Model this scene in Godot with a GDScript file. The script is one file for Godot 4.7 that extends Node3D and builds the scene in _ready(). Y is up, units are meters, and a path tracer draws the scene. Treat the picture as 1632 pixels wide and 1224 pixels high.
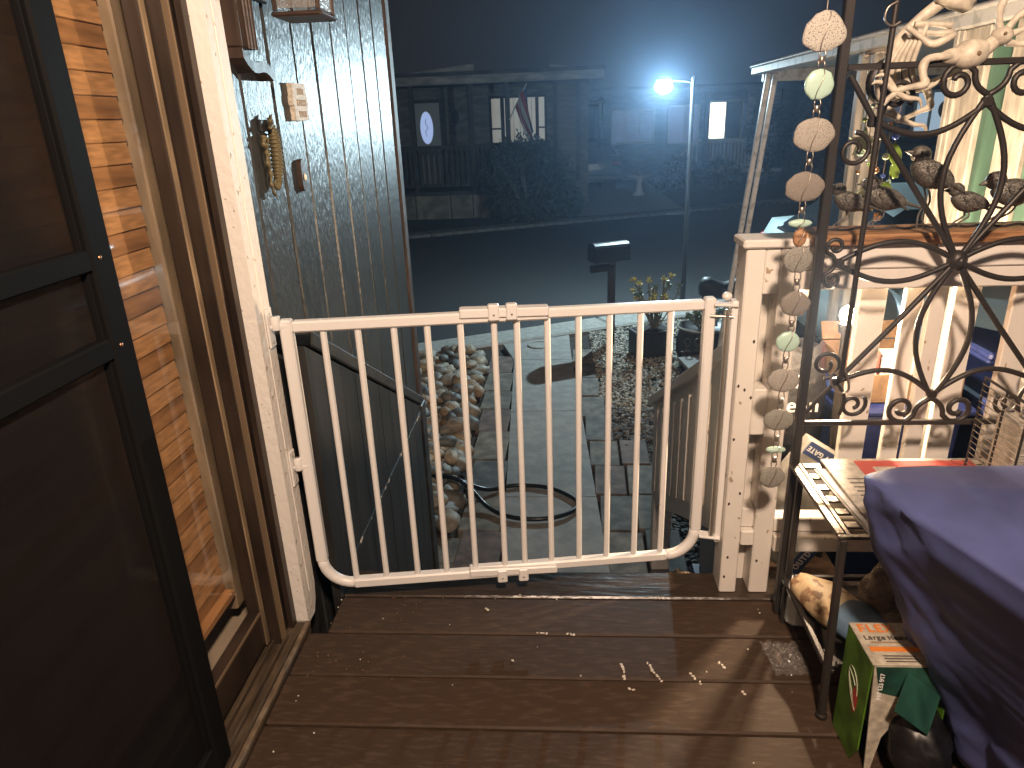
extends Node3D
# A porch at night: white child gate between a dark mobile home and a white railing, street beyond.
# World: y up, metres. The path is at y = 0, the deck at y = 0.85. -z runs along the home's wall away from the door.

const DECK := 0.85
var rng := RandomNumberGenerator.new()
var used := {}
var tcache := {}
var m := {}

# ---------------------------------------------------------------- nodes
func numbered(called: String) -> String:
	if not used.has(called):
		used[called] = 0
		return called
	used[called] += 1
	return "%s_%03d" % [called, used[called]]

func thing(called: String, label: String, category: String, at := Vector3.ZERO, group := "") -> Node3D:
	var o := Node3D.new()
	o.name = numbered(called)
	add_child(o)
	o.position = at
	o.set_meta("label", label)
	o.set_meta("category", category)
	if group != "":
		o.set_meta("group", group)
	return o

func setting(called: String) -> Node3D:
	var o := Node3D.new()
	o.name = called
	add_child(o)
	o.set_meta("kind", "structure")
	return o

# one named mesh under a thing; the shape is given in world axes
func part(owner_: Node3D, called: String, st, mat: Material, label := "") -> MeshInstance3D:
	var o := MeshInstance3D.new()
	o.name = called
	o.mesh = st.commit() if st is SurfaceTool else st
	o.material_override = null
	o.mesh.surface_set_material(0, mat)
	owner_.add_child(o, true)
	var w := Vector3.ZERO
	var p: Node = owner_
	while p != self:
		w += (p as Node3D).position
		p = p.get_parent()
	o.position = -w
	if label != "":
		o.set_meta("label", label)
	return o

# a copy of a shared mesh, placed
func copy_of(owner_: Node3D, called: String, mesh: Mesh, mat: Material, xf: Transform3D) -> MeshInstance3D:
	var o := MeshInstance3D.new()
	o.name = called
	o.mesh = mesh
	o.material_override = mat
	owner_.add_child(o, true)
	var w := Vector3.ZERO
	var p: Node = owner_
	while p != self:
		w += (p as Node3D).position
		p = p.get_parent()
	o.transform = Transform3D(xf.basis, xf.origin - w)
	return o

# ---------------------------------------------------------------- shapes
func S() -> SurfaceTool:
	var st := SurfaceTool.new()
	st.begin(Mesh.PRIMITIVE_TRIANGLES)
	return st

func tri(st: SurfaceTool, a: Vector3, b: Vector3, c: Vector3, n: Vector3) -> void:
	if (b - a).cross(c - a).dot(n) > 0.0:
		var t := b
		b = c
		c = t
	for p in [a, b, c]:
		st.set_normal(n)
		st.set_uv(Vector2(p.x, p.y))
		st.add_vertex(p)

func face(st: SurfaceTool, pts: Array, inside: Vector3) -> void:
	var n: Vector3 = (pts[1] - pts[0]).cross(pts[2] - pts[0])
	if n.length_squared() < 1e-16:
		return
	n = n.normalized()
	if n.dot(pts[0] - inside) < 0.0:
		n = -n
	for i in range(1, pts.size() - 1):
		tri(st, pts[0], pts[i], pts[i + 1], n)

func box(st: SurfaceTool, c: Vector3, s: Vector3, bev := 0.002, b := Basis()) -> SurfaceTool:
	var h := s * 0.5
	bev = min(bev, min(h.x, min(h.y, h.z)) * 0.8)
	if bev <= 0.0:
		for ax in 3:
			for sg in [-1, 1]:
				var q := []
				for k in [[-1, -1], [1, -1], [1, 1], [-1, 1]]:
					var v := Vector3.ZERO
					v[ax] = h[ax] * sg
					v[(ax + 1) % 3] = h[(ax + 1) % 3] * k[0]
					v[(ax + 2) % 3] = h[(ax + 2) % 3] * k[1]
					q.append(c + b * v)
				face(st, q, c)
		return st
	var P := func(sx: int, sy: int, sz: int, ax: int) -> Vector3:
		var v := Vector3(sx * h.x, sy * h.y, sz * h.z)
		var sg := [sx, sy, sz]
		for k in 3:
			if k != ax:
				v[k] -= sg[k] * bev
		return c + b * v
	for ax in 3:
		for sg in [-1, 1]:
			var q := []
			for k in [[-1, -1], [1, -1], [1, 1], [-1, 1]]:
				var t := [0, 0, 0]
				t[ax] = sg
				t[(ax + 1) % 3] = k[0]
				t[(ax + 2) % 3] = k[1]
				q.append(P.call(t[0], t[1], t[2], ax))
			face(st, q, c)
	for ax in 3:
		var a1 := (ax + 1) % 3
		var a2 := (ax + 2) % 3
		for k in [[-1, -1], [1, -1], [1, 1], [-1, 1]]:
			var t0 := [0, 0, 0]
			t0[a1] = k[0]
			t0[a2] = k[1]
			var t1 := t0.duplicate()
			t0[ax] = -1
			t1[ax] = 1
			face(st, [P.call(t0[0], t0[1], t0[2], a1), P.call(t1[0], t1[1], t1[2], a1), P.call(t1[0], t1[1], t1[2], a2), P.call(t0[0], t0[1], t0[2], a2)], c)
	for sx in [-1, 1]:
		for sy in [-1, 1]:
			for sz in [-1, 1]:
				face(st, [P.call(sx, sy, sz, 0), P.call(sx, sy, sz, 1), P.call(sx, sy, sz, 2)], c)
	return st

# box from corner to corner
func bb(st: SurfaceTool, x0: float, x1: float, y0: float, y1: float, z0: float, z1: float, bev := 0.002) -> SurfaceTool:
	return box(st, Vector3((x0 + x1) / 2, (y0 + y1) / 2, (z0 + z1) / 2), Vector3(abs(x1 - x0), abs(y1 - y0), abs(z1 - z0)), bev)

# bar of rectangular section from a to b; w across, h along "up"
func bar(st: SurfaceTool, a: Vector3, b: Vector3, w: float, h: float, up := Vector3.UP, bev := 0.002) -> SurfaceTool:
	var d := (b - a).normalized()
	var s := d.cross(up)
	if s.length() < 0.01:
		s = d.cross(Vector3.RIGHT)
	s = s.normalized()
	var u := s.cross(d).normalized()
	return box(st, (a + b) / 2, Vector3((b - a).length(), h, w), bev, Basis(d, u, s))

# smooth grid: rows of points; wraps along a row when closed
func grid(st: SurfaceTool, rows: Array, closed := false) -> SurfaceTool:
	var nr := rows.size()
	var nc: int = rows[0].size()
	var nn := []
	for r in nr:
		var line := PackedVector3Array()
		line.resize(nc)
		nn.append(line)
	var last := nc if closed else nc - 1
	for r in nr - 1:
		for c in last:
			var c2 := (c + 1) % nc
			var a: Vector3 = rows[r][c]
			var b: Vector3 = rows[r][c2]
			var d: Vector3 = rows[r + 1][c]
			var e: Vector3 = rows[r + 1][c2]
			var n := (e - a).cross(b - d)
			nn[r][c] += n
			nn[r][c2] += n
			nn[r + 1][c] += n
			nn[r + 1][c2] += n
	for r in nr - 1:
		for c in last:
			var c2 := (c + 1) % nc
			for q in [[r, c], [r, c2], [r + 1, c2], [r, c], [r + 1, c2], [r + 1, c]]:
				st.set_normal(nn[q[0]][q[1]].normalized())
				st.set_uv(Vector2(float(q[1]) / nc, float(q[0]) / nr))
				st.add_vertex(rows[q[0]][q[1]])
	return st

func tube(st: SurfaceTool, pts: Array, r, seg := 8, loop := false) -> SurfaceTool:
	var n := pts.size()
	var rows := []
	var t0: Vector3 = (pts[1] - pts[0]).normalized()
	var u := t0.cross(Vector3.UP)
	if u.length() < 0.1:
		u = t0.cross(Vector3.RIGHT)
	u = u.normalized()
	for i in n:
		var t: Vector3
		if loop:
			t = pts[(i + 1) % n] - pts[(i + n - 1) % n]
		else:
			t = pts[min(i + 1, n - 1)] - pts[max(i - 1, 0)]
		t = t.normalized()
		u = (u - t * u.dot(t)).normalized()
		var v := t.cross(u)
		var rr: float = r[i] if r is Array else r
		var row := PackedVector3Array()
		for k in seg:
			var a := TAU * k / seg
			row.append(pts[i] + (u * cos(a) + v * sin(a)) * rr)
		rows.append(row)
	if loop:
		rows.append(rows[0])
	else:
		var c0 := PackedVector3Array()
		var c1 := PackedVector3Array()
		for k in seg:
			c0.append(pts[0])
			c1.append(pts[n - 1])
		rows.push_front(c0)
		rows.append(c1)
	return grid(st, rows, true)

func lathe(st: SurfaceTool, c: Vector3, prof: Array, seg := 20, b := Basis()) -> SurfaceTool:
	var rows := []
	for p in prof:
		var row := PackedVector3Array()
		for k in seg:
			var a := TAU * k / seg
			row.append(c + b * Vector3(cos(a) * p[0], p[1], -sin(a) * p[0]))
		rows.append(row)
	return grid(st, rows, true)

func ell(st: SurfaceTool, c: Vector3, r: Vector3, b := Basis(), seg := 14, rings := 9, rough := 0.0, sd := 0) -> SurfaceTool:
	var nz := FastNoiseLite.new()
	nz.seed = sd
	nz.frequency = 0.9
	var rows := []
	for i in rings + 1:
		var ph := PI * i / rings
		var row := PackedVector3Array()
		for k in seg:
			var a := TAU * k / seg
			var d := Vector3(sin(ph) * cos(a), cos(ph), -sin(ph) * sin(a))
			var q := d
			if rough > 0.0:
				q = d * (1.0 + rough * nz.get_noise_3dv(d * 1.4))
			row.append(c + b * (q * r))
		rows.append(row)
	return grid(st, rows, true)

# flat outline in the plane of xf's x and y, thickened along its z
func extr(st: SurfaceTool, poly: PackedVector2Array, depth: float, xf: Transform3D) -> SurfaceTool:
	var ids := Geometry2D.triangulate_polygon(poly)
	var nz := xf.basis.z.normalized()
	for i in range(0, ids.size(), 3):
		var q := []
		for k in 3:
			q.append(poly[ids[i + k]])
		tri(st, xf * Vector3(q[0].x, q[0].y, 0), xf * Vector3(q[1].x, q[1].y, 0), xf * Vector3(q[2].x, q[2].y, 0), -nz)
		tri(st, xf * Vector3(q[0].x, q[0].y, depth), xf * Vector3(q[1].x, q[1].y, depth), xf * Vector3(q[2].x, q[2].y, depth), nz)
	var cw := Geometry2D.is_polygon_clockwise(poly)
	for i in poly.size():
		var a := poly[i]
		var b := poly[(i + 1) % poly.size()]
		var e := b - a
		var n2 := Vector2(-e.y, e.x) if cw else Vector2(e.y, -e.x)
		var n := (xf.basis * Vector3(n2.x, n2.y, 0)).normalized()
		var p := [xf * Vector3(a.x, a.y, 0), xf * Vector3(b.x, b.y, 0), xf * Vector3(b.x, b.y, depth), xf * Vector3(a.x, a.y, depth)]
		tri(st, p[0], p[1], p[2], n)
		tri(st, p[0], p[2], p[3], n)
	return st

func curve(pts: Array, steps := 6) -> Array:
	var out := []
	for i in pts.size() - 1:
		var a: Vector3 = pts[max(i - 1, 0)]
		var b: Vector3 = pts[i]
		var c: Vector3 = pts[i + 1]
		var d: Vector3 = pts[min(i + 2, pts.size() - 1)]
		for k in steps:
			out.append(b.cubic_interpolate(c, a, d, float(k) / steps))
	out.append(pts[-1])
	return out

# lettering as thin solid type; xf's x runs along the line, z out of the face
func letters(owner_: Node3D, text: String, size: float, mat: Material, xf: Transform3D, called := "lettering", font := "Droid Sans", bold := true) -> void:
	var f := SystemFont.new()
	f.font_names = PackedStringArray([font])
	f.font_weight = 700 if bold else 400
	var t := TextMesh.new()
	t.text = text
	t.font = f
	t.font_size = 64
	t.pixel_size = size / 64.0
	t.depth = 0.0012
	t.curve_step = 3.0
	copy_of(owner_, called, t, mat, xf)

# ---------------------------------------------------------------- materials
func ntex(key: String, size: int, freq: float, octaves: int, sd: int, lo: float, hi: float, kind := "smooth") -> ImageTexture:
	if tcache.has(key):
		return tcache[key]
	var n := FastNoiseLite.new()
	n.seed = sd
	n.frequency = freq
	n.fractal_octaves = octaves
	if kind == "cell":
		n.noise_type = FastNoiseLite.TYPE_CELLULAR
		n.cellular_return_type = FastNoiseLite.RETURN_DISTANCE2_SUB
	var im := n.get_seamless_image(size, size)
	im.convert(Image.FORMAT_L8)
	var d := im.get_data()
	for i in d.size():
		var v := d[i] / 255.0
		if kind == "spots":
			v = smoothstep(0.66, 0.78, v)
		elif kind == "rare":
			v = 1.0 - smoothstep(0.70, 0.76, v)
		elif kind == "ridge":
			v = 1.0 - abs(v * 2.0 - 1.0)
		d[i] = int(clampf(lerpf(lo, hi, v), 0.0, 1.0) * 255.0)
	im = Image.create_from_data(size, size, false, Image.FORMAT_L8, d)
	im.generate_mipmaps()
	tcache[key] = ImageTexture.create_from_image(im)
	return tcache[key]

# two tones mixed by noise
func ctex(key: String, size: int, freq: float, octaves: int, sd: int, c0: Color, c1: Color, a := 0.35, b := 0.65, kind := "smooth") -> ImageTexture:
	if tcache.has(key):
		return tcache[key]
	var n := FastNoiseLite.new()
	n.seed = sd
	n.frequency = freq
	n.fractal_octaves = octaves
	if kind == "cell":
		n.noise_type = FastNoiseLite.TYPE_CELLULAR
	var im := n.get_seamless_image(size, size)
	im.convert(Image.FORMAT_L8)
	var d := im.get_data()
	var out := PackedByteArray()
	out.resize(d.size() * 3)
	c0 = c0.linear_to_srgb()
	c1 = c1.linear_to_srgb()
	for i in d.size():
		var t := smoothstep(a, b, d[i] / 255.0)
		out[i * 3] = int(lerpf(c0.r, c1.r, t) * 255)
		out[i * 3 + 1] = int(lerpf(c0.g, c1.g, t) * 255)
		out[i * 3 + 2] = int(lerpf(c0.b, c1.b, t) * 255)
	tcache[key] = ImageTexture.create_from_image(Image.create_from_data(size, size, false, Image.FORMAT_RGB8, out))
	return tcache[key]

func bump(key: String, size: int, freq: float, octaves: int, sd: int, strength: float, kind := "smooth") -> ImageTexture:
	if tcache.has(key):
		return tcache[key]
	var im: Image = ntex(key + "_h", size, freq, octaves, sd, 0.0, 1.0, kind).get_image()
	im.clear_mipmaps()
	im.convert(Image.FORMAT_RGBA8)
	im.bump_map_to_normal_map(strength)
	tcache[key] = ImageTexture.create_from_image(im)
	return tcache[key]

func mat(c: Color, rough: float, o := {}) -> StandardMaterial3D:
	var k := StandardMaterial3D.new()
	k.albedo_color = c.linear_to_srgb()
	k.roughness = rough
	k.metallic = o.get("metal", 0.0)
	k.metallic_specular = o.get("spec", 0.5)
	if o.has("tex") or o.has("bump") or o.has("rtex"):
		k.uv1_triplanar = true
		k.uv1_world_triplanar = o.get("world", true)
		k.uv1_scale = o.get("s", Vector3.ONE)
		k.uv1_triplanar_sharpness = 4.0
	if o.has("tex"):
		k.albedo_texture = o.tex
	if o.has("rtex"):
		k.roughness_texture = o.rtex
	if o.has("bump"):
		k.normal_enabled = true
		k.normal_texture = o.bump
		k.normal_scale = o.get("ns", 1.0)
	if o.has("alpha"):
		k.transparency = BaseMaterial3D.TRANSPARENCY_ALPHA
		k.albedo_color.a = o.alpha
	if o.has("glow"):
		k.emission_enabled = true
		k.emission = (o.glow as Color)
		k.emission_energy_multiplier = o.get("power", 1.0)
	if o.has("coat"):
		k.clearcoat_enabled = true
		k.clearcoat = o.coat
		k.clearcoat_roughness = o.get("coat_rough", 0.2)
	k.cull_mode = BaseMaterial3D.CULL_DISABLED
	return k

func make_materials() -> void:
	var fine := ntex("fine", 512, 0.02, 4, 3, 0.72, 1.0)
	var blot := ntex("blot", 512, 0.006, 5, 8, 0.6, 1.0)
	var grain_b := bump("grain_b", 512, 0.012, 5, 12, 3.0)
	var fine_b := bump("fine_b", 512, 0.03, 4, 5, 3.0)
	# paint that has crazed into upright flakes
	var crack_b := bump("crack_b", 512, 0.022, 5, 21, 9.0)
	var leather := bump("leather", 512, 0.035, 2, 31, 4.0, "cell")
	var deck_t := ctex("deck_t", 1024, 0.012, 5, 17, Color(0.048, 0.030, 0.019), Color(0.070, 0.046, 0.031), 0.45, 0.9)
	m.deck = mat(Color.WHITE, 0.58, {"spec": 0.3, "tex": deck_t, "bump": grain_b, "ns": 0.35, "s": Vector3(1.1, 5.0, 5.0)})
	m.deck2 = mat(Color(0.9, 0.88, 0.86), 0.6, {"spec": 0.3, "tex": deck_t, "bump": grain_b, "ns": 0.45, "s": Vector3(1.3, 6.1, 6.1)})
	m.deck_wet = mat(Color(0.75, 0.78, 0.8), 0.3, {"tex": deck_t, "bump": grain_b, "ns": 0.9, "s": Vector3(0.8, 6.0, 6.0)})
	m.chip = mat(Color(0.55, 0.5, 0.42), 0.7)
	m.siding = mat(Color(0.048, 0.051, 0.052), 0.38, {"bump": crack_b, "ns": 0.26, "tex": fine, "s": Vector3(7.0, 1.5, 7.0)})
	m.siding2 = mat(Color(0.044, 0.047, 0.048), 0.40, {"bump": crack_b, "ns": 0.22, "tex": blot, "s": Vector3(8.0, 1.8, 8.0)})
	m.groove = mat(Color(0.055, 0.040, 0.028), 0.8, {"tex": blot, "s": Vector3(5, 5, 5)})
	m.corner = mat(Color(0.09, 0.055, 0.038), 0.6, {"tex": blot, "bump": grain_b, "s": Vector3(4, 0.7, 4)})
	m.panel = mat(Color(0.030, 0.029, 0.028), 0.5, {"tex": blot, "bump": grain_b, "ns": 0.5, "s": Vector3(3, 0.5, 3)})
	m.rail_dark = mat(Color(0.040, 0.037, 0.034), 0.5, {"tex": blot, "bump": grain_b, "ns": 0.5, "s": Vector3(3, 3, 0.8)})
	var white_t := ctex("white_t", 1024, 0.013, 4, 44, Color(0.74, 0.71, 0.66), Color(0.38, 0.29, 0.20), 0.83, 0.86)
	m.trim = mat(Color.WHITE, 0.55, {"tex": white_t, "bump": fine_b, "ns": 0.5, "s": Vector3(3.0, 2.2, 3.0)})
	m.white_wood = mat(Color(0.97, 0.96, 0.95), 0.5, {"tex": white_t, "bump": grain_b, "ns": 0.35, "s": Vector3(1.7, 1.1, 1.7)})
	m.white_wood2 = mat(Color(0.92, 0.9, 0.88), 0.55, {"tex": white_t, "bump": grain_b, "ns": 0.4, "s": Vector3(2.3, 0.8, 2.3)})
	m.gate = mat(Color(0.75, 0.735, 0.71), 0.36, {"bump": leather, "ns": 0.06, "s": Vector3(6, 6, 6)})
	m.screw = mat(Color(0.5, 0.47, 0.42), 0.35, {"metal": 0.9})
	m.copper = mat(Color(0.5, 0.26, 0.15), 0.35, {"metal": 0.9})
	m.screen_frame = mat(Color(0.007, 0.007, 0.007), 0.6, {"spec": 0.15})
	m.mesh = mat(Color(0.012, 0.011, 0.011), 0.75, {"alpha": 0.70, "spec": 0.1})
	m.glass = mat(Color(0.2, 0.22, 0.22), 0.015, {"alpha": 0.02, "spec": 0.44})
	m.blind = mat(Color(0.64, 0.34, 0.14), 0.42, {"tex": fine, "bump": grain_b, "ns": 0.2, "s": Vector3(8, 8, 1.2)})
	m.blind2 = mat(Color(0.56, 0.28, 0.11), 0.42, {"tex": blot, "bump": grain_b, "ns": 0.2, "s": Vector3(8, 8, 1.0)})
	m.tan = mat(Color(0.36, 0.26, 0.155), 0.55, {"tex": blot, "s": Vector3(3, 1, 3)})
	m.tan2 = mat(Color(0.24, 0.175, 0.115), 0.55, {"tex": blot, "s": Vector3(4, 1, 4)})
	m.bronze = mat(Color(0.060, 0.040, 0.028), 0.42, {"metal": 0.25, "tex": blot, "s": Vector3(2, 1, 2)})
	m.bronze_light = mat(Color(0.20, 0.14, 0.085), 0.4, {"metal": 0.3})
	m.track = mat(Color(0.16, 0.115, 0.075), 0.5, {"metal": 0.4, "tex": blot, "bump": fine_b, "ns": 0.4, "s": Vector3(9, 9, 2)})
	m.fuzz = mat(Color(0.03, 0.027, 0.022), 0.95)
	m.room = mat(Color(0.35, 0.28, 0.2), 0.9)
	m.brown = mat(Color(0.075, 0.043, 0.028), 0.45, {"tex": blot, "bump": grain_b, "ns": 0.4, "s": Vector3(4, 1.2, 4)})
	m.sign_cream = mat(Color(0.74, 0.67, 0.55), 0.6, {"tex": fine, "s": Vector3(8, 8, 8)})
	m.ink_brown = mat(Color(0.26, 0.19, 0.12), 0.7)
	m.gold = mat(Color(0.14, 0.115, 0.06), 0.55, {"metal": 0.5, "bump": fine_b, "ns": 1.0, "s": Vector3(14, 14, 14)})
	m.button = mat(Color(0.75, 0.72, 0.62), 0.3, {"glow": Color(1.0, 0.9, 0.7), "power": 0.05})
	m.iron = mat(Color(0.033, 0.028, 0.025), 0.45, {"metal": 0.3, "bump": fine_b, "ns": 0.3, "s": Vector3(9, 9, 9)})
	m.iron_worn = mat(Color(0.20, 0.17, 0.13), 0.34, {"metal": 0.8, "tex": blot, "bump": fine_b, "ns": 0.3, "s": Vector3(7, 7, 7)})
	m.wire = mat(Color(0.35, 0.31, 0.26), 0.35, {"metal": 0.85})
	m.cedar = mat(Color(0.36, 0.19, 0.085), 0.6, {"tex": ctex("cedar_t", 512, 0.014, 5, 61, Color(1, 1, 1), Color(0.45, 0.38, 0.33), 0.45, 0.75), "bump": grain_b, "ns": 0.4, "s": Vector3(0.9, 7, 7)})
	var speck := ctex("speck", 512, 0.06, 3, 71, Color(0.40, 0.39, 0.365), Color(0.10, 0.09, 0.08), 0.62, 0.76)
	m.stone_warm = mat(Color(1.15, 1.12, 1.06), 0.8, {"tex": speck, "bump": fine_b, "ns": 0.8, "s": Vector3(9, 9, 9)})
	m.stone_tan = mat(Color(0.86, 0.82, 0.76), 0.8, {"tex": speck, "bump": fine_b, "ns": 0.8, "s": Vector3(12, 12, 12)})
	m.stone_brown = mat(Color(0.56, 0.51, 0.46), 0.8, {"tex": speck, "bump": fine_b, "ns": 0.8, "s": Vector3(14, 14, 14)})
	m.stone_grey = mat(Color(0.64, 0.63, 0.58), 0.8, {"tex": speck, "bump": fine_b, "ns": 0.6, "s": Vector3(10, 10, 10)})
	m.seaglass = mat(Color(0.42, 0.60, 0.50), 0.35, {"bump": fine_b, "ns": 0.3, "s": Vector3(8, 8, 8)})
	m.greenglass = mat(Color(0.22, 0.34, 0.06), 0.2)
	m.paleglass = mat(Color(0.46, 0.50, 0.34), 0.25)
	m.blueglass = mat(Color(0.05, 0.09, 0.33), 0.15)
	m.pewter = mat(Color(0.24, 0.225, 0.20), 0.42, {"metal": 0.6, "tex": ntex("pew", 256, 0.05, 3, 9, 0.35, 1.0, "ridge"), "bump": bump("pew_b", 256, 0.05, 3, 9, 6.0, "ridge"), "ns": 0.9, "s": Vector3(10, 14, 10)})
	m.bone = mat(Color(0.74, 0.67, 0.54), 0.5, {"tex": ntex("bone_t", 256, 0.02, 4, 51, 0.72, 1.0), "bump": fine_b, "ns": 0.3, "s": Vector3(6, 6, 6)})
	m.bone_hole = mat(Color(0.16, 0.11, 0.06), 0.8)
	m.brass = mat(Color(0.36, 0.24, 0.09), 0.35, {"metal": 0.85})
	var cloth_b := bump("cloth_b", 512, 0.012, 4, 81, 3.0)
	m.cover = mat(Color(0.085, 0.105, 0.275), 0.55, {"tex": ntex("cover_t", 512, 0.005, 5, 83, 0.74, 1.0), "bump": cloth_b, "ns": 0.35, "s": Vector3(1.4, 1.4, 1.4)})
	m.blue_bin = mat(Color(0.018, 0.030, 0.125), 0.38, {"tex": fine, "s": Vector3(3, 3, 3)})
	m.card = mat(Color(0.17, 0.10, 0.052), 0.8, {"tex": fine, "s": Vector3(3, 3, 3)})
	m.carton = mat(Color(0.44, 0.43, 0.40), 0.6, {"tex": blot, "s": Vector3(3, 3, 3)})
	m.navy = mat(Color(0.025, 0.05, 0.14), 0.5)
	m.pale_blue = mat(Color(0.22, 0.32, 0.40), 0.5)
	m.white_ink = mat(Color(0.62, 0.61, 0.58), 0.6)
	m.black_bag = mat(Color(0.006, 0.006, 0.007), 0.4, {"bump": bump("bag_b", 512, 0.008, 4, 91, 8.0), "ns": 0.7, "s": Vector3(2, 2, 2)})
	m.red = mat(Color(0.40, 0.05, 0.04), 0.5)
	m.paper = mat(Color(0.60, 0.56, 0.49), 0.7, {"tex": fine, "s": Vector3(4, 4, 4)})
	m.ink = mat(Color(0.06, 0.055, 0.05), 0.7)
	m.green_card = mat(Color(0.10, 0.24, 0.02), 0.45, {"tex": blot, "s": Vector3(4, 4, 4)})
	m.teal_card = mat(Color(0.02, 0.085, 0.06), 0.45, {"tex": blot, "s": Vector3(4, 4, 4)})
	m.cream_card = mat(Color(0.55, 0.50, 0.40), 0.55, {"tex": fine, "s": Vector3(4, 4, 4)})
	m.orange = mat(Color(0.62, 0.19, 0.03), 0.5)
	m.clear_wrap = mat(Color(0.9, 0.88, 0.85), 0.06, {"alpha": 0.05})
	m.bag_tan = mat(Color.WHITE, 0.6, {"tex": ctex("sandbag", 512, 0.02, 4, 97, Color(0.42, 0.31, 0.18), Color(0.17, 0.09, 0.045), 0.5, 0.72), "bump": cloth_b, "ns": 0.6, "s": Vector3(2.5, 2.5, 2.5)})
	m.bag_blue = mat(Color(0.11, 0.19, 0.28), 0.55, {"tex": blot, "bump": cloth_b, "ns": 0.6, "s": Vector3(3, 3, 3)})
	m.milky = mat(Color(0.45, 0.50, 0.50), 0.3)
	m.fluff = mat(Color(0.30, 0.24, 0.18), 0.95, {"tex": blot, "bump": bump("fluff_b", 512, 0.04, 4, 99, 9.0), "ns": 1.0, "s": Vector3(6, 6, 6)})
	m.shell = mat(Color(0.58, 0.43, 0.27), 0.4, {"tex": fine, "bump": fine_b, "ns": 0.6, "s": Vector3(10, 10, 10)})
	# ground
	var conc := ctex("conc", 1024, 0.008, 6, 101, Color(0.27, 0.26, 0.24), Color(0.215, 0.21, 0.195), 0.3, 0.75)
	m.concrete = mat(Color.WHITE, 0.75, {"tex": conc, "bump": fine_b, "ns": 0.3, "s": Vector3(0.8, 0.8, 0.8)})
	m.kerb = mat(Color(1.1, 1.1, 1.08), 0.8, {"tex": conc, "bump": fine_b, "ns": 0.5, "s": Vector3(1.3, 1.3, 1.3)})
	m.pavers = []
	for c in [Color(0.21, 0.19, 0.155), Color(0.25, 0.22, 0.175), Color(0.20, 0.145, 0.12), Color(0.17, 0.165, 0.15)]:
		m.pavers.append(mat(c, 0.8, {"tex": blot, "bump": fine_b, "ns": 0.5, "s": Vector3(2.5, 2.5, 2.5)}))
	m.asphalt = mat(Color(0.060, 0.062, 0.064), 0.72, {"tex": ntex("asph", 512, 0.05, 4, 111, 0.55, 1.0), "bump": bump("asph_b", 512, 0.1, 3, 112, 4.0), "ns": 0.5, "s": Vector3(1.1, 1.1, 1.1)})
	m.soil = mat(Color(0.045, 0.038, 0.030), 0.95, {"tex": blot, "bump": fine_b, "s": Vector3(1.5, 1.5, 1.5)})
	m.lawn = mat(Color(0.055, 0.058, 0.042), 0.95, {"tex": blot, "bump": fine_b, "s": Vector3(0.8, 0.8, 0.8)})
	m.pebbles = []
	for c in [Color(0.40, 0.35, 0.28), Color(0.48, 0.39, 0.27), Color(0.27, 0.25, 0.21), Color(0.42, 0.29, 0.17), Color(0.18, 0.19, 0.19), Color(0.50, 0.45, 0.36)]:
		m.pebbles.append(mat(c, 0.6, {"tex": blot, "bump": fine_b, "ns": 0.25, "s": Vector3(3, 3, 3)}))
	m.gravel = mat(Color(1, 1, 1), 0.8)
	m.gravel.vertex_color_use_as_albedo = true
	m.mulch = mat(Color(1, 1, 1), 0.7)
	m.mulch.vertex_color_use_as_albedo = true
	m.hose = mat(Color(0.012, 0.013, 0.012), 0.28)
	m.black = mat(Color(0.012, 0.012, 0.012), 0.5, {"bump": fine_b, "ns": 0.3, "s": Vector3(6, 6, 6)})
	m.mail = mat(Color(0.020, 0.020, 0.022), 0.3, {"metal": 0.2})
	m.pot = mat(Color(0.028, 0.026, 0.025), 0.4, {"bump": fine_b, "ns": 0.4, "s": Vector3(5, 5, 5)})
	m.leaf = mat(Color(0.10, 0.125, 0.055), 0.5)
	m.leaf.backlight_enabled = true
	m.leaf.backlight = Color(0.05, 0.07, 0.03)
	m.leaf_yellow = mat(Color(0.50, 0.43, 0.13), 0.5)
	m.leaf_dark = mat(Color(0.028, 0.036, 0.022), 0.6)
	m.stalk = mat(Color(0.16, 0.14, 0.11), 0.7)
	m.galv = mat(Color(0.40, 0.42, 0.43), 0.4, {"metal": 0.5, "tex": blot, "s": Vector3(3, 1, 3)})
	m.pole = mat(Color(0.035, 0.037, 0.04), 0.35, {"metal": 0.3})
	m.lamp_led = mat(Color(1, 1, 1), 0.3, {"glow": Color(0.86, 0.95, 1.0), "power": 60.0})
	m.lamp_warm = mat(Color(1, 1, 1), 0.3, {"glow": Color(1.0, 0.88, 0.70), "power": 30.0})
	m.alum = mat(Color(0.55, 0.56, 0.55), 0.42, {"tex": ctex("alum_t", 512, 0.012, 5, 121, Color(1, 1, 1), Color(0.7, 0.7, 0.68), 0.55, 0.75), "s": Vector3(2.5, 2.5, 2.5)})
	m.post_white = mat(Color(0.52, 0.49, 0.43), 0.5, {"tex": blot, "s": Vector3(3, 0.7, 3)})
	m.green_wall = mat(Color(0.115, 0.235, 0.175), 0.6, {"tex": blot, "bump": grain_b, "ns": 0.08, "s": Vector3(3, 0.6, 3)})
	m.batten = mat(Color(0.60, 0.56, 0.49), 0.55, {"tex": fine, "bump": grain_b, "ns": 0.06, "s": Vector3(3, 0.7, 3)})
	# houses across the street
	m.h_beige = mat(Color(0.20, 0.18, 0.15), 0.85, {"tex": blot, "s": Vector3(0.6, 2, 0.6)})
	m.h_fascia = mat(Color(0.34, 0.31, 0.27), 0.8, {"tex": blot, "s": Vector3(0.5, 2, 0.5)})
	m.h_brown = mat(Color(0.06, 0.05, 0.042), 0.8, {"tex": blot, "s": Vector3(1, 1, 1)})
	m.h_dark = mat(Color(0.035, 0.033, 0.03), 0.8)
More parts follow.
